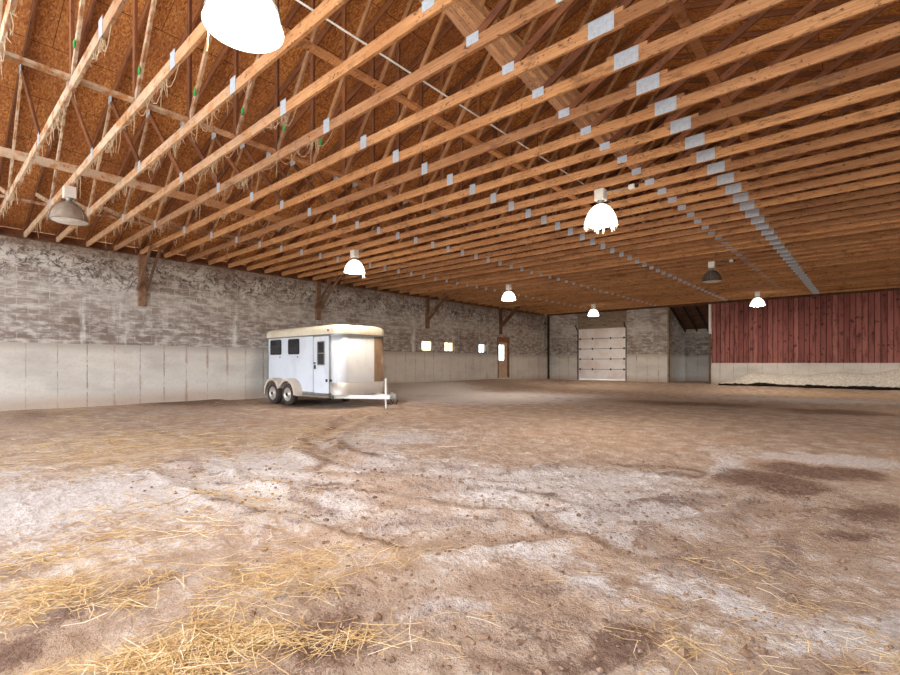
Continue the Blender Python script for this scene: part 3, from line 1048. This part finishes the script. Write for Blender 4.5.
ORD = ['first', 'second', 'third', 'fourth', 'fifth', 'sixth', 'seventh', 'eighth', 'ninth', 'tenth', 'eleventh', 'twelfth', 'thirteenth', 'fourteenth',
       'fifteenth', 'sixteenth', 'seventeenth', 'eighteenth', 'nineteenth', 'twentieth', 'twenty-first', 'twenty-second', 'twenty-third', 'twenty-fourth', 'twenty-fifth']
nT = len(KS)
WEBBY = 9


def truss_label(i):
    if i < WEBBY:
        return f'dusty timber roof truss hung with cobwebs, {ORD[i]} counting from the near end'
    if i < 22:
        return f'orange timber roof truss, {ORD[i]} counting from the near end'
    j = nT - 1 - i
    if j == 0:
        return 'brown timber roof truss closest to the far end wall'
    return f'brown timber roof truss, {ORD[j]} counting back from the far end wall'


proto = make_truss('x')
trusses = []
for i, k in enumerate(KS):
    t = proto if i == 0 else dup(proto, (0, 0, 0))
    t.location = (0.36 * i / 42 + random.uniform(-0.01, 0.01), 4.22 + SP * k, 0)
    t['label'] = truss_label(i)
    trusses.append(t)


def web_strands(seed, n, x0, x1, lmin, lmax):
    r = random.Random(seed)
    bm = bmesh.new()
    for _ in range(n):
        x = r.uniform(x0, x1); x += 0.5 * math.sin(x * 3.1 + seed); L = r.uniform(lmin, lmax) * r.random() ** 1.8 + 0.02
        y = r.choice((-1, 1)) * r.uniform(0.0, TH / 2)
        z = ZC + 0.004
        p1 = (x + r.uniform(-.02, .02), y + r.uniform(-.02, .02), z - L * 0.5)
        p2 = (x + r.uniform(-.05, .05), y + r.uniform(-.03, .03), z - L)
        w = r.uniform(0.003, 0.008)
        add_tube(bm, [(x, y, z), p1, p2], [w, w * 0.8, w * 0.35], 4)
    for _ in range(n // 9):                          # loops hanging between two points
        x = r.uniform(x0, x1); d = r.uniform(0.12, 0.5); s = r.uniform(0.05, 0.2)
        add_tube(bm, [(x + d * q, 0, ZC - s * math.sin(PI * q)) for q in (0, .25, .5, .75, 1)], 0.004, 4)
    return bm


COB = []
for v in range(3):
    me = bpy.data.meshes.new('cobweb')
    bm = web_strands(v, 120, -13.5, -5.2, 0.03, 0.40)
    bm.to_mesh(me); bm.free(); me.materials.append(M['cobweb'])
    COB.append(me)
COB2 = bpy.data.meshes.new('cobweb')
bm = web_strands(9, 40, -13.5, -9.0, 0.04, 0.22); bm.to_mesh(COB2); bm.free(); COB2.materials.append(M['cobweb'])
for i in range(WEBBY):
    o = link('cobweb', COB[i % 3] if i < 6 else COB2, None, trusses[i])
    o['kind'] = 'stuff'
    o['label'] = 'pale dusty cobweb strands hanging off the chord'
# green tags stapled to some webs near the left-hand joints
for i in (1, 2, 3, 4, 5, 6):
    bm = box(-0.03, 0.03, -0.004, 0.004, -0.04, 0.04)
    p = obj('tag', bm, M['green_tag'], trusses[i])
    p['label'] = 'small green tag on a web'
    p.location = (-6.68 + 0.25, -0.026, ZC + CH + 0.28)

# runners laid across the trusses
y0r, y1r = 0.4, YB - 0.2
for x, w, lab in ((-1.25, 0.09, 'flat timber runner on the trusses right of the splice plates'), (-4.2, 0.09, 'flat timber runner on the trusses left of the roof centre'),
                  (-6.68, 0.09, 'flat timber runner on the trusses beside the green tags'), (-12.4, 0.09, 'flat timber runner on the trusses closest to the left wall')):
    z = ZC + CH + 0.003
    tag(obj('lateral_brace', box(x - w / 2, x + w / 2, y0r, y1r, z, z + 0.038), M['lumber']), lab, 'brace', 'runners on the roof trusses')
tag(obj('lateral_brace', box(-9.97, -9.93, y0r, y1r, ZC + CH + 0.003, ZC + CH + 0.143), M['lumber']), 'upright timber runner on the trusses above the dusty unlit lamp', 'brace', 'runners on the roof trusses')
bm = bmesh.new()
add_tube(bm, [(-4.83, 0.4, ZC + 1.08), (-4.83, YB - 0.4, ZC + 1.08)], 0.012, 8)
tag(obj('conduit', bm, M['white_metal'], smooth=True), 'thin white conduit running through the truss webs', 'conduit')

# ------------------------------------------------------------------ knee braces on the left wall
for y, lab in ((4.22, 'nearest the camera'), (9.9, 'above the trailer'), (15.75, 'above the left small window'), (21.65, 'above the side door')):
    t = thing('knee_brace', 'brown timber post and strut on the block wall, ' + lab, 'brace', (XL, y, 2.85), 'wall knee braces')
    obj('post', box(0.004, 0.11, -0.09, 0.09, 0.0, ZC - 2.85 - 0.005, 0.006), M['post_wood'], t)
    for s in (-1, 1):
        bm = bmesh.new()
        add_bar(bm, (0.06, s * 0.112, 0.45), (1.25, s * 0.112, ZC - 2.85 + 0.06), 0.038, 0.10)
        obj('strut', bm, M['post_wood'], t)

# ------------------------------------------------------------------ windows and the side door
for i, (ya, yb, za, zb) in enumerate(WIN):
    f = 0.035
    bm = bmesh.new()
    add_box(bm, XL - 0.12, XL - 0.02, ya, yb, za, za + f); add_box(bm, XL - 0.12, XL - 0.02, ya, yb, zb - f, zb)
    add_box(bm, XL - 0.12, XL - 0.02, ya, ya + f, za + f, zb - f); add_box(bm, XL - 0.12, XL - 0.02, yb - f, yb, za + f, zb - f)
    lab = ['small bright window behind the trailer, left of three', 'small bright window with faint cross bars, middle of three', 'small clear window nearest the side door'][i]
    o = obj(f'window_{i + 1}', bm, M['old_wood'])
    tag(o, lab, 'window', kind='structure')
    obj('pane', box(XL - 0.09, XL - 0.082, ya + f, yb - f, za + f, zb - f), M['pane_plastic'] if i < 2 else M['pane_clear'], o)
    if i:
        bm = bmesh.new()
        add_box(bm, XL - 0.08, XL - 0.06, (ya + yb) / 2 - 0.012, (ya + yb) / 2 + 0.012, za + f, zb - f)
        if i == 1:
            add_box(bm, XL - 0.08, XL - 0.062, ya + f, yb - f, (za + zb) / 2 - 0.012, (za + zb) / 2 + 0.012)
        obj('muntin', bm, M['old_wood'], o)
ya, yb, za, zb = DOOR
t = thing('door_1', 'pale wooden side door with tall glass pane and brown board above', 'door', (XL, 0, 0), kind='structure')
bm = bmesh.new()
add_box(bm, -0.16, 0.05, ya, ya + 0.09, za, zb); add_box(bm, -0.16, 0.05, yb - 0.09, yb, za, zb)
add_box(bm, -0.16, 0.05, ya + 0.09, yb - 0.09, 2.42, 2.46)
obj('door_frame', bm, M['post_wood'], t)
obj('transom', box(-0.12, 0.02, ya + 0.09, yb - 0.09, 2.46, zb), M['transom'], t)
bm = bmesh.new()
ga, gb, gz0, gz1 = 21.58, 22.16, 1.40, 2.27
add_box(bm, -0.1, -0.05, ya + 0.09, ga, za, 2.42); add_box(bm, -0.1, -0.05, gb, yb - 0.09, za, 2.42)
add_box(bm, -0.1, -0.05, ga, gb, za, gz0); add_box(bm, -0.1, -0.05, ga, gb, gz1, 2.42)
s = obj('door_slab', bm, M['door_wood'], t)
obj('pane', box(-0.08, -0.07, ga, gb, gz0, gz1), M['pane_clear'], s)
bm = bmesh.new()
add_box(bm, -0.075, -0.045, (ga + gb) / 2 - 0.012, (ga + gb) / 2 + 0.012, gz0, gz1)
for q in (1, 2):
    add_box(bm, -0.075, -0.045, ga, gb, gz0 + (gz1 - gz0) * q / 3 - 0.012, gz0 + (gz1 - gz0) * q / 3 + 0.012)
obj('muntin', bm, M['white_metal'], s)
bm = bmesh.new()
add_tube(bm, [(-0.05, yb - 0.16, 1.35), (-0.0, yb - 0.16, 1.35)], 0.012, 8)
add_lathe(bm, [(0.03, 0), (0.03, 0.03)], 12, 'z', (0.0, yb - 0.16, 1.335), True, True)
obj('handle', bm, M['grey_metal'], s)

# ------------------------------------------------------------------ overhead door
t = thing('door_2', 'white sectional overhead door with dark hinges in the end wall', 'door', (0, YB, 0), kind='structure')
nsec = 5
zz = [GZ0 + 0.1 + (GZ1 - GZ0 - 0.1) * i / nsec for i in range(nsec + 1)]
for i in range(nsec):
    bm = box(GX0 + 0.02, GX1 - 0.02, 0.04, 0.08, zz[i] + 0.013, zz[i + 1] - 0.013, 0.008)
    w = (GX1 - GX0 - 0.12) / 4
    if i:
        add_box(bm, GX0 + 0.07, GX1 - 0.07, 0.066, 0.076, zz[i] - 0.03, zz[i] + 0.03)
    obj('panel', bm, M['overhead'], t)
for i in range(1, nsec):
    obj('section_seal', box(GX0 + 0.03, GX1 - 0.03, 0.041, 0.064, zz[i] - 0.0125, zz[i] + 0.0125), M['dark_metal'], t)
hx = [GX0 + 0.16, GX0 + 0.95, GX1 - 0.95, GX1 - 0.16]
for i in range(1, nsec):
    for x in hx:
        bm = box(x - 0.04, x + 0.04, 0.015, 0.039, zz[i] - 0.06, zz[i] + 0.06, 0.006)
        add_tube(bm, [(x - 0.045, 0.022, zz[i]), (x + 0.045, 0.022, zz[i])], 0.014, 8)
        obj('hinge', bm, M['dark_metal'], t)
obj('bottom_seal', box(GX0 + 0.06, GX1 - 0.06, 0.02, 0.08, GZ0 - 0.1, zz[0], 0.006), M['white_metal'], t)
for x in (GX0 + 0.03, GX1 - 0.03):
    bm = bmesh.new()
    add_box(bm, x - 0.025, x + 0.025, -0.03, 0.03, GZ0 - 0.1, GZ1 - 0.05)
    pts = [(x, 0.0 - 0.3 * math.sin(a), GZ1 - 0.05 + 0.3 * (1 - math.cos(a))) for a in [PI / 2 * q / 8 for q in range(9)]]
    for a, b in zip(pts[:-1], pts[1:]):
        add_bar(bm, a, b, 0.05, 0.05, (1, 0, 0))
    obj('track', bm, M['dark_metal'], t)


# ------------------------------------------------------------------ lamps
def make_lamp(label, loc, lit, dark=False, webs=0, seed=0, drop=0.0):
    t = thing('high_bay_lamp', label, 'ceiling lamp', loc, 'high bay lamps')
    r = 0.275
    obj('ballast_box', box(-0.085, 0.085, -0.085, 0.085, -0.20, -0.004, 0.01), M['white_metal'], t)
    bm = bmesh.new()
    add_lathe(bm, [(0.07, -0.20), (0.045, -0.215), (0.045, -0.255), (0.08, -0.27)], 20, 'z', (0, 0, 0), True, True)
    obj('neck', bm, M['grey_metal'], t, True)
    prof = [(0.06, -0.27), (0.10, -0.285), (0.155, -0.325), (0.205, -0.39), (0.245, -0.47), (r - 0.006, -0.555), (r, -0.585), (r + 0.008, -0.60)]
    bm = bmesh.new()
    add_lathe(bm, prof, 36, 'z', (0, 0, 0), True, False)
    add_lathe(bm, [(r + 0.008, -0.60), (r - 0.012, -0.60), (r - 0.02, -0.585)], 36)
    obj('dome', bm, M['lamp_on'] if lit else (M['lamp_off_dark'] if dark else M['lamp_off']), t, True)
    bm = bmesh.new()
    add_lathe(bm, [(r - 0.014, -0.592), (r * 0.7, -0.615), (r * 0.35, -0.63), (0.01, -0.634)], 32, 'z', (0, 0, 0), False, True)
    obj('lens', bm, M['lens_on'] if lit else M['lamp_lens'], t, True)
    bm = bmesh.new()
    for a in (0.6, 2.7, 4.8):                        # guard rods between box and rim
        add_tube(bm, [(0.06 * math.cos(a), 0.06 * math.sin(a), -0.262), (0.14 * math.cos(a), 0.14 * math.sin(a), -0.285), (0.262 * math.cos(a), 0.262 * math.sin(a), -0.47), (0.292 * math.cos(a), 0.292 * math.sin(a), -0.60)], 0.006, 6)
    obj('guard', bm, M['grey_metal'], t, True)
    if webs:
        rr = random.Random(seed)
        bm = bmesh.new()
        for _ in range(webs):
            a = rr.uniform(0, 2 * PI); L = rr.uniform(0.02, 0.11) if webs > 6 else rr.uniform(0.12, 0.2)
            p = Vector((r * math.cos(a), r * math.sin(a), -0.60))
            add_tube(bm, [p, p + Vector((rr.uniform(-.015, .015), rr.uniform(-.015, .015), -L))], [0.005, 0.002], 4)
        c = obj('cobweb', bm, M['cobweb'], t)
        c['kind'] = 'stuff'
    return t


LX1, LX2 = -10.3, -3.45
ZL = ZC
near = make_lamp('large glowing dome lamp close overhead at the top edge', (-3.48, 1.63, ZL + 0.06), True, webs=3, seed=2)
obj('mount_arm', box(-0.03, 0.03, 0.086, 0.19, -0.10, -0.062, 0.004), M['grey_metal'], near)
make_lamp('dusty unlit dome lamp at the left above the block wall', (LX1, 1.77, ZL), False)
make_lamp('glowing dome lamp hanging above the trailer', (LX1, 7.84, ZL), True, webs=4, seed=4)
make_lamp('glowing dome lamp nearest the side door', (LX1, 15.2, ZL), True)
make_lamp('glowing dome lamp with fringed rim near the ceiling centre', (LX2, 7.95, ZL), True, webs=40, seed=5)
make_lamp('small glowing dome lamp in front of the overhead door', (LX1 - 0.13, 23.13, ZL), True)
make_lamp('dark unlit dome lamp near the red boards', (LX2 + 0.06, 15.79, ZL), False, True)
make_lamp('glowing dome lamp in front of the red boards', (LX2 + 0.1, 23.72, ZL), True)
for y, lab in ((7.9, 'nearest the camera'), (15.81, 'second from the end wall'), (23.74, 'closest to the end wall')):  # unseen row added to brighten the right side of the hall
    make_lamp('added glowing dome lamp of the unseen right row, ' + lab, (3.4, y, ZL), True)
for (x, y, lab) in ((LX2, 7.95, 'small outlet box beside the fringed lamp'), (LX2 + 0.06, 15.74, 'small outlet box beside the dark unlit lamp')):
    t = thing('outlet_box', lab + ' with a hanging cord', 'outlet box', (x + 0.5, y + 0.12, ZC - 0.004), 'lamp outlets')
    obj('box', box(-0.05, 0.05, -0.04, 0.04, -0.07, 0.0, 0.006), M['white_metal'], t)
    obj('plug', box(0.052, 0.11, -0.02, 0.02, -0.06, -0.02, 0.006), M['black_rubber'], t)
    bm = bmesh.new()
    add_tube(bm, [(-0.05, 0.0, -0.045), (-0.16, -0.03, -0.075), (-0.28, -0.07, -0.05), (-0.41, -0.12, -0.06)], 0.008, 6)
    obj('cord', bm, M['cord'], t, True)

# ------------------------------------------------------------------ horse trailer
TX0, TX1, TY0, TY1 = -14.60, -10.70, 7.61, 9.36
ZF = -0.02
t = thing('horse_trailer', 'white two-axle horse trailer parked across the hall against the left wall', 'trailer', (0, 0, ZF))
Z0, Z1 = 0.38, 2.09


def plan(inset, z, r=0.32, front=0.0):
    return [(x, y, z) for x, y in rrect(TX0 + inset, TX1 - inset + front, TY0 + inset, TY1 - inset, max(r - inset * 0.5, 0.05))]


bm = bmesh.new()
add_rings(bm, [plan(0.0, Z0), plan(0.0, Z1)])
obj('body', bm, M['tr_white'], t)
bm = bmesh.new()
add_rings(bm, [plan(-0.022, Z1 - 0.03), plan(-0.028, Z1), plan(-0.022, Z1 + 0.15), plan(0.03, Z1 + 0.215), plan(0.16, Z1 + 0.26), plan(0.42, Z1 + 0.285), plan(0.75, Z1 + 0.295)])
obj('roof', bm, M['tr_cream'], t, True)
bm = bmesh.new()
add_rings(bm, [plan(-0.034, Z1 - 0.045), plan(-0.034, Z1 - 0.012)], False, False)
add_rings(bm, [plan(-0.012, Z1 - 0.045), plan(-0.034, Z1 - 0.045)], False, False)
add_rings(bm, [plan(-0.012, Z1 - 0.012), plan(-0.034, Z1 - 0.012)], False, False)
obj('drip_rail', bm, M['grey_metal'], t)


def wrap(off, z0, z1, xa, name, mat, part=None):
    """sheet wrapped round the nose from x = xa on the near side to x = xa on the far side"""
    pts = [(x, y) for x, y in rrect(TX0, TX1 + off, TY0 - off, TY1 + off, 0.32 + off, 14)]
    arc = [p for p in pts if p[0] > TX1 - 0.35]
    arc = [(xa, TY0 - off)] + arc + [(xa, TY1 + off)]
    if part == 'near':
        arc = [p for p in arc if p[1] < TY0 + 0.33]
    elif part == 'far':
        arc = [p for p in arc if p[1] > TY1 - 0.33]
    elif part == 'flat':
        arc = [p for p in arc if TY0 + 0.40 < p[1] < TY1 - 0.40 and p[0] > TX1 - 0.2]
    if part == 'far':
        arc = [(TX1 + off, TY1 - 0.52)] + arc
    bm = bmesh.new()
    inner = []
    for i, p in enumerate(arc):
        a = Vector(arc[max(i - 1, 0)]); b = Vector(arc[min(i + 1, len(arc) - 1)])
        d = (b - a).normalized()
        inner.append((p[0] - d.y * off * 0.9, p[1] + d.x * off * 0.9))
    rings = [[(x, y, z0) for x, y in arc], [(x, y, z1) for x, y in arc], [(x, y, z1) for x, y in inner], [(x, y, z0) for x, y in inner], [(x, y, z0) for x, y in arc]]
    add_rings(bm, rings, False, False, closed=False)
    return obj(name, bm, mat, t, True)


wrap(0.008, 0.73, Z1 - 0.05, TX1 - 0.5, 'nose_panel', M['tr_nose'])['label'] = 'pale metal nose sheet'
wrap(0.014, 0.73, Z1 - 0.06, TX1 - 0.36, 'corner_sheet', M['tr_satin'], 'near')['label'] = 'polished corner sheet'
wrap(0.014, 0.73, Z1 - 0.06, TX1 - 0.36, 'corner_sheet', M['tr_brown'], 'far')['label'] = 'polished corner sheet'
wrap(0.016, Z0, 0.725, TX1 - 0.5, 'stone_guard', M['tr_guard'])['label'] = 'bright metal stone guard'


def rounded_panel(x0, x1, z0, z1, y0, y1, r, n=6):
    pts = []
    for cx, cz, a0 in ((x1 - r, z0 + r, -PI / 2), (x1 - r, z1 - r, 0), (x0 + r, z1 - r, PI / 2), (x0 + r, z0 + r, PI)):
        for i in range(n + 1):
            a = a0 + PI / 2 * i / n
            pts.append((cx + r * math.cos(a), cz + r * math.sin(a)))
    bm = bmesh.new()
    add_rings(bm, [[(x, y0, z) for x, z in pts], [(x, y1, z) for x, z in pts]])
    return bm


Ys = TY0
for x0, x1 in ((-14.38, -13.70), (-13.29, -12.66)):
    w = obj('window', rounded_panel(x0, x1, 1.53, 2.0, Ys - 0.018, Ys - 0.002, 0.06), M['black_rubber'], t)
    obj('pane', rounded_panel(x0 + 0.035, x1 - 0.035, 1.565, 1.965, Ys - 0.023, Ys - 0.019, 0.04), M['dark_glass'], w)
    obj('latch', box(x1 - 0.10, x1 - 0.07, Ys - 0.02, Ys - 0.002, 1.43, 1.47), M['dark_metal'], w)
# side door with split window
dx0, dx1, dz0, dz1 = -11.88, -11.12, 0.42, 2.02
d = obj('door', rounded_panel(dx0, dx1, dz0, dz1, Ys - 0.022, Ys - 0.003, 0.05), M['tr_white'], t)
bm = bmesh.new()
pa = [(dx0 - 0.012, dz0 - 0.012), (dx1 + 0.012, dz0 - 0.012), (dx1 + 0.012, dz1 + 0.012), (dx0 - 0.012, dz1 + 0.012)]
for a, b in zip(pa, pa[1:] + pa[:1]):
    add_bar(bm, (a[0], Ys - 0.014, a[1]), (b[0], Ys - 0.014, b[1]), 0.022, 0.022, (0, 1, 0))
obj('seal', bm, M['grey_metal'], d)
bm = bmesh.new()
wx0, wx1, wz0, wz1 = -11.66, -11.33, 1.22, 1.87
for a, b in (((wx0, wz0), (wx1, wz0)), ((wx1, wz0), (wx1, wz1)), ((wx1, wz1), (wx0, wz1)), ((wx0, wz1), (wx0, wz0)), ((wx0, (wz0 + wz1) / 2), (wx1, (wz0 + wz1) / 2))):
    add_bar(bm, (a[0], Ys - 0.03, a[1]), (b[0], Ys - 0.03, b[1]), 0.03, 0.016, (0, 1, 0))
obj('window_frame', bm, M['grey_metal'], d)
obj('pane', box(wx0, wx1, Ys - 0.026, Ys - 0.023, wz0, wz1), M['dark_glass'], d)
bm = box(dx0 + 0.05, dx0 + 0.12, Ys - 0.045, Ys - 0.023, 1.10, 1.22, 0.006)
add_box(bm, dx0 + 0.06, dx0 + 0.11, Ys - 0.06, Ys - 0.023, 1.25, 1.29)
obj('handle', bm, M['dark_metal'], d)
obj('latch', box(dx1 - 0.13, dx1 - 0.06, Ys - 0.05, Ys - 0.023, 0.74, 0.82, 0.008), M['dark_metal'], d)
bm = bmesh.new()
add_box(bm, dx0 - 0.1, dx1 + 0.05, Ys - 0.05, Ys - 0.002, dz1 + 0.03, dz1 + 0.05)
obj('door_drip_cap', bm, M['grey_metal'], t)
obj('tie_hook', box(dx1 + 0.08, dx1 + 0.13, Ys - 0.05, Ys - 0.002, 0.75, 0.82, 0.006), M['dark_metal'], t)
bm = bmesh.new()
add_tube(bm, [(dx1 - 0.02, Ys - 0.05, 2.18), (dx1 - 0.02, Ys - 0.02, 2.18)], 0.03, 10)
obj('marker_light', bm, M['amber'], t)
# corner trim strips on the side
for xa, xb in ((dx1 + 0.055, dx1 + 0.085), (TX0 + 0.045, TX0 + 0.085)):
    obj('trim_strip', box(xa, xb, Ys - 0.014, Ys - 0.001, Z0, Z1 - 0.05), M['grey_metal'], t)
bm = bmesh.new()
add_box(bm, TX0, TX1 - 0.3, Ys - 0.016, Ys - 0.001, Z0 - 0.02, Z0 + 0.05)
obj('rub_rail', bm, M['grey_metal'], t)
# chassis
bm = bmesh.new()
for y in (TY0 + 0.12, TY1 - 0.12):
    add_box(bm, TX0 + 0.02, TX1 - 0.45, y - 0.04, y + 0.04, Z0 - 0.11, Z0 - 0.001)
for x in (-14.4, -13.4, -12.4, -11.5):
    add_box(bm, x - 0.03, x + 0.03, TY0 + 0.16, TY1 - 0.16, Z0 - 0.08, Z0 - 0.001)
obj('chassis', bm, M['grey_metal'], t)
# tongue
yc = (TY0 + TY1) / 2
CX = -9.64
bm = bmesh.new()
for s in (-1, 1):
    add_bar(bm, (TX1 - 0.6, yc + s * 0.72, Z0 - 0.06), (CX + 0.1, yc + s * 0.04, Z0 - 0.03), 0.06, 0.10)
add_box(bm, TX1 - 0.7, TX1 - 0.6, TY0 + 0.2, TY1 - 0.2, Z0 - 0.11, Z0 - 0.01)
add_box(bm, CX - 0.22, CX - 0.02, yc - 0.1, yc + 0.1, Z0 + 0.02, Z0 + 0.035)
obj('tongue', bm, M['white_metal'], t)
bm = box(CX - 0.02, CX + 0.28, yc - 0.05, yc + 0.05, Z0 - 0.05, Z0 + 0.05, 0.02)
add_lathe(bm, [(0.06, -0.07), (0.07, 0.0), (0.05, 0.06)], 16, 'z', (CX + 0.26, yc, Z0), True, True)
add_box(bm, CX + 0.08, CX + 0.22, yc - 0.012, yc + 0.012, Z0 + 0.05, Z0 + 0.10)
obj('coupler', bm, M['grey_metal'], t, False)
jx = CX - 0.12
bm = bmesh.new()
add_lathe(bm, [(0.034, Z0 - 0.15), (0.034, Z0 + 0.44), (0.026, Z0 + 0.47)], 14, 'z', (jx, yc, 0), True, True)
add_lathe(bm, [(0.026, 0.03), (0.026, Z0 - 0.15)], 12, 'z', (jx, yc, 0), True, False)
j = obj('jack', bm, M['white_metal'], t, False)
bm = bmesh.new()
add_lathe(bm, [(0.085, 0.0), (0.085, 0.012), (0.03, 0.035)], 16, 'z', (jx, yc, 0), True, True)
obj('foot', bm, M['grey_metal'], j)
bm = bmesh.new()
add_tube(bm, [(jx, yc, Z0 + 0.40), (jx + 0.05, yc - 0.12, Z0 + 0.40), (jx + 0.05, yc - 0.13, Z0 + 0.27)], 0.01, 6)
obj('crank', bm, M['grey_metal'], j)
bm = bmesh.new()
for s in (-1, 1):
    add_tube(bm, [(CX - 0.05, yc + s * 0.07, Z0 - 0.06), (CX + 0.05, yc + s * 0.09, Z0 - 0.2), (CX + 0.2, yc + s * 0.08, Z0 - 0.22), (CX + 0.28, yc + s * 0.06, Z0 - 0.1)], 0.009, 6)
obj('safety_chain', bm, M['dark_metal'], t)
# wheels and fenders
WR = 0.33
WX = (-13.84, -12.96)


def tire_bm(cx, yo, yi):
    bm = bmesh.new()
    w = abs(yi - yo)
    s = 1 if yi > yo else -1
    prof = [(0.20, yo + s * 0.02), (0.235, yo), (0.29, yo + s * 0.004), (0.318, yo + s * 0.03), (WR, yo + s * 0.06), (WR, yi - s * 0.06), (0.318, yi - s * 0.03), (0.29, yi), (0.20, yi)]
    add_lathe(bm, prof, 36, 'y', (cx, 0, WR))
    return bm


def rim_bm(cx, yo, yi):
    s = 1 if yi > yo else -1
    bm = bmesh.new()
    add_lathe(bm, [(0.205, yo + s * 0.012), (0.19, yo + s * 0.02), (0.175, yo + s * 0.06), (0.12, yo + s * 0.045), (0.075, yo + s * 0.02), (0.07, yo + s * 0.005), (0.045, yo - s * 0.0)], 32, 'y', (cx, 0, WR), False, True)
    return bm


for side, (yo, yi) in enumerate(((TY0 - 0.24, TY0 - 0.03), (TY1 + 0.24, TY1 + 0.03))):
    for cx in WX:
        w = obj('wheel', tire_bm(cx, yo, yi), M['tire'], t, True)
        w['label'] = 'dusty black tyre on pale steel rim'
        obj('rim', rim_bm(cx, yo, yi), M['rim'], w, True)
        sg = 1 if yi > yo else -1
        bm = bmesh.new()
        add_lathe(bm, [(0.05, yo + sg * 0.004), (0.05, yo - sg * 0.02), (0.035, yo - sg * 0.03)], 16, 'y', (cx, 0, WR), True, True)
        obj('hub', bm, M['dark_metal'], w)
    # twin-arch fender
    ro = 0.475
    path = []
    mid = (WX[0] + WX[1]) / 2
    av = math.acos((mid - WX[0]) / ro)
    for q in range(15):
        a = PI * 1.02 + (av - PI * 1.02) * q / 14
        path.append((WX[0] + ro * math.cos(a), WR + ro * math.sin(a)))
    for q in range(1, 15):
        a = (PI - av) + (-0.0 - (PI - av)) * q / 14
        path.append((WX[1] + ro * math.cos(a), WR + ro * math.sin(a)))
    path += [(WX[1] + ro + 0.06, 0.33), (WX[1] + ro + 0.22, 0.31)]
    def inn(p, d):
        c = min(WX, key=lambda c_: abs(c_ - p[0]))
        v = Vector((p[0] - c, p[1] - WR))
        v = v * (1 - d / v.length)
        return (c + v.x, WR + v.y)
    yf, yb_ = (TY0 - 0.27, TY0 - 0.002) if side == 0 else (TY1 + 0.27, TY1 + 0.002)
    lip = [inn(p, 0.075) for p in path]
    rings = [[(x, yb_, z) for x, z in path], [(x, yf, z) for x, z in path], [(x, yf, z) for x, z in lip], [(x, yf + (0.006 if side == 0 else -0.006), z) for x, z in lip],
             [(x, yf + (0.006 if side == 0 else -0.006), z - 0.008) for x, z in path], [(x, yb_, z - 0.008) for x, z in path]]
    bm = bmesh.new()
    add_rings(bm, rings, False, False, closed=False)
    obj('fender', bm, M['fender'], t)
bm = bmesh.new()
for x in WX:
    add_tube(bm, [(x, TY0 - 0.10, WR), (x, TY1 + 0.10, WR)], 0.035, 10)
obj('axle', bm, M['dark_metal'], t)
obj('step', box(WX[1] + 0.68, dx0 + 0.75, TY0 - 0.2, TY0 - 0.02, 0.31, 0.35, 0.008), M['tr_polish'], t)

# ------------------------------------------------------------------ light
w = bpy.data.worlds.new('sky')
sc.world = w
w.use_nodes = True
nt = w.node_tree
bg = nt.nodes['Background']
tc = nt.nodes.new('ShaderNodeTexCoord')
gr = nt.nodes.new('ShaderNodeSeparateXYZ')
nt.links.new(tc.outputs['Generated'], gr.inputs[0])
rp = nt.nodes.new('ShaderNodeValToRGB')
rp.color_ramp.elements[0].position = 0.0
rp.color_ramp.elements[0].color = (0.72, 0.70, 0.64, 1)
rp.color_ramp.elements[1].position = 0.12
rp.color_ramp.elements[1].color = (0.80, 0.90, 1.0, 1)
nt.links.new(gr.outputs[2], rp.inputs[0])
nt.links.new(rp.outputs[0], bg.inputs[0])
bg.inputs[1].default_value = 6.0

# ------------------------------------------------------------------ camera
cam = bpy.data.cameras.new('camera')
cam.sensor_width = 36.0
cam.lens = FPX / 900.0 * 36.0
cam.shift_y = (HORIZON - 337.5) / 900.0
cam.clip_start = 0.05
co = bpy.data.objects.new('camera', cam)
C.objects.link(co)
co.location = (0, 0, CAMZ)
co.rotation_euler = (PI / 2, 0, YAW)
sc.camera = co
sc.view_settings.view_transform = 'Standard'
sc.view_settings.look = 'None'
sc.view_settings.gamma = 1.0
sc.view_settings.use_curve_mapping = False
sc.view_settings.exposure = 0.38
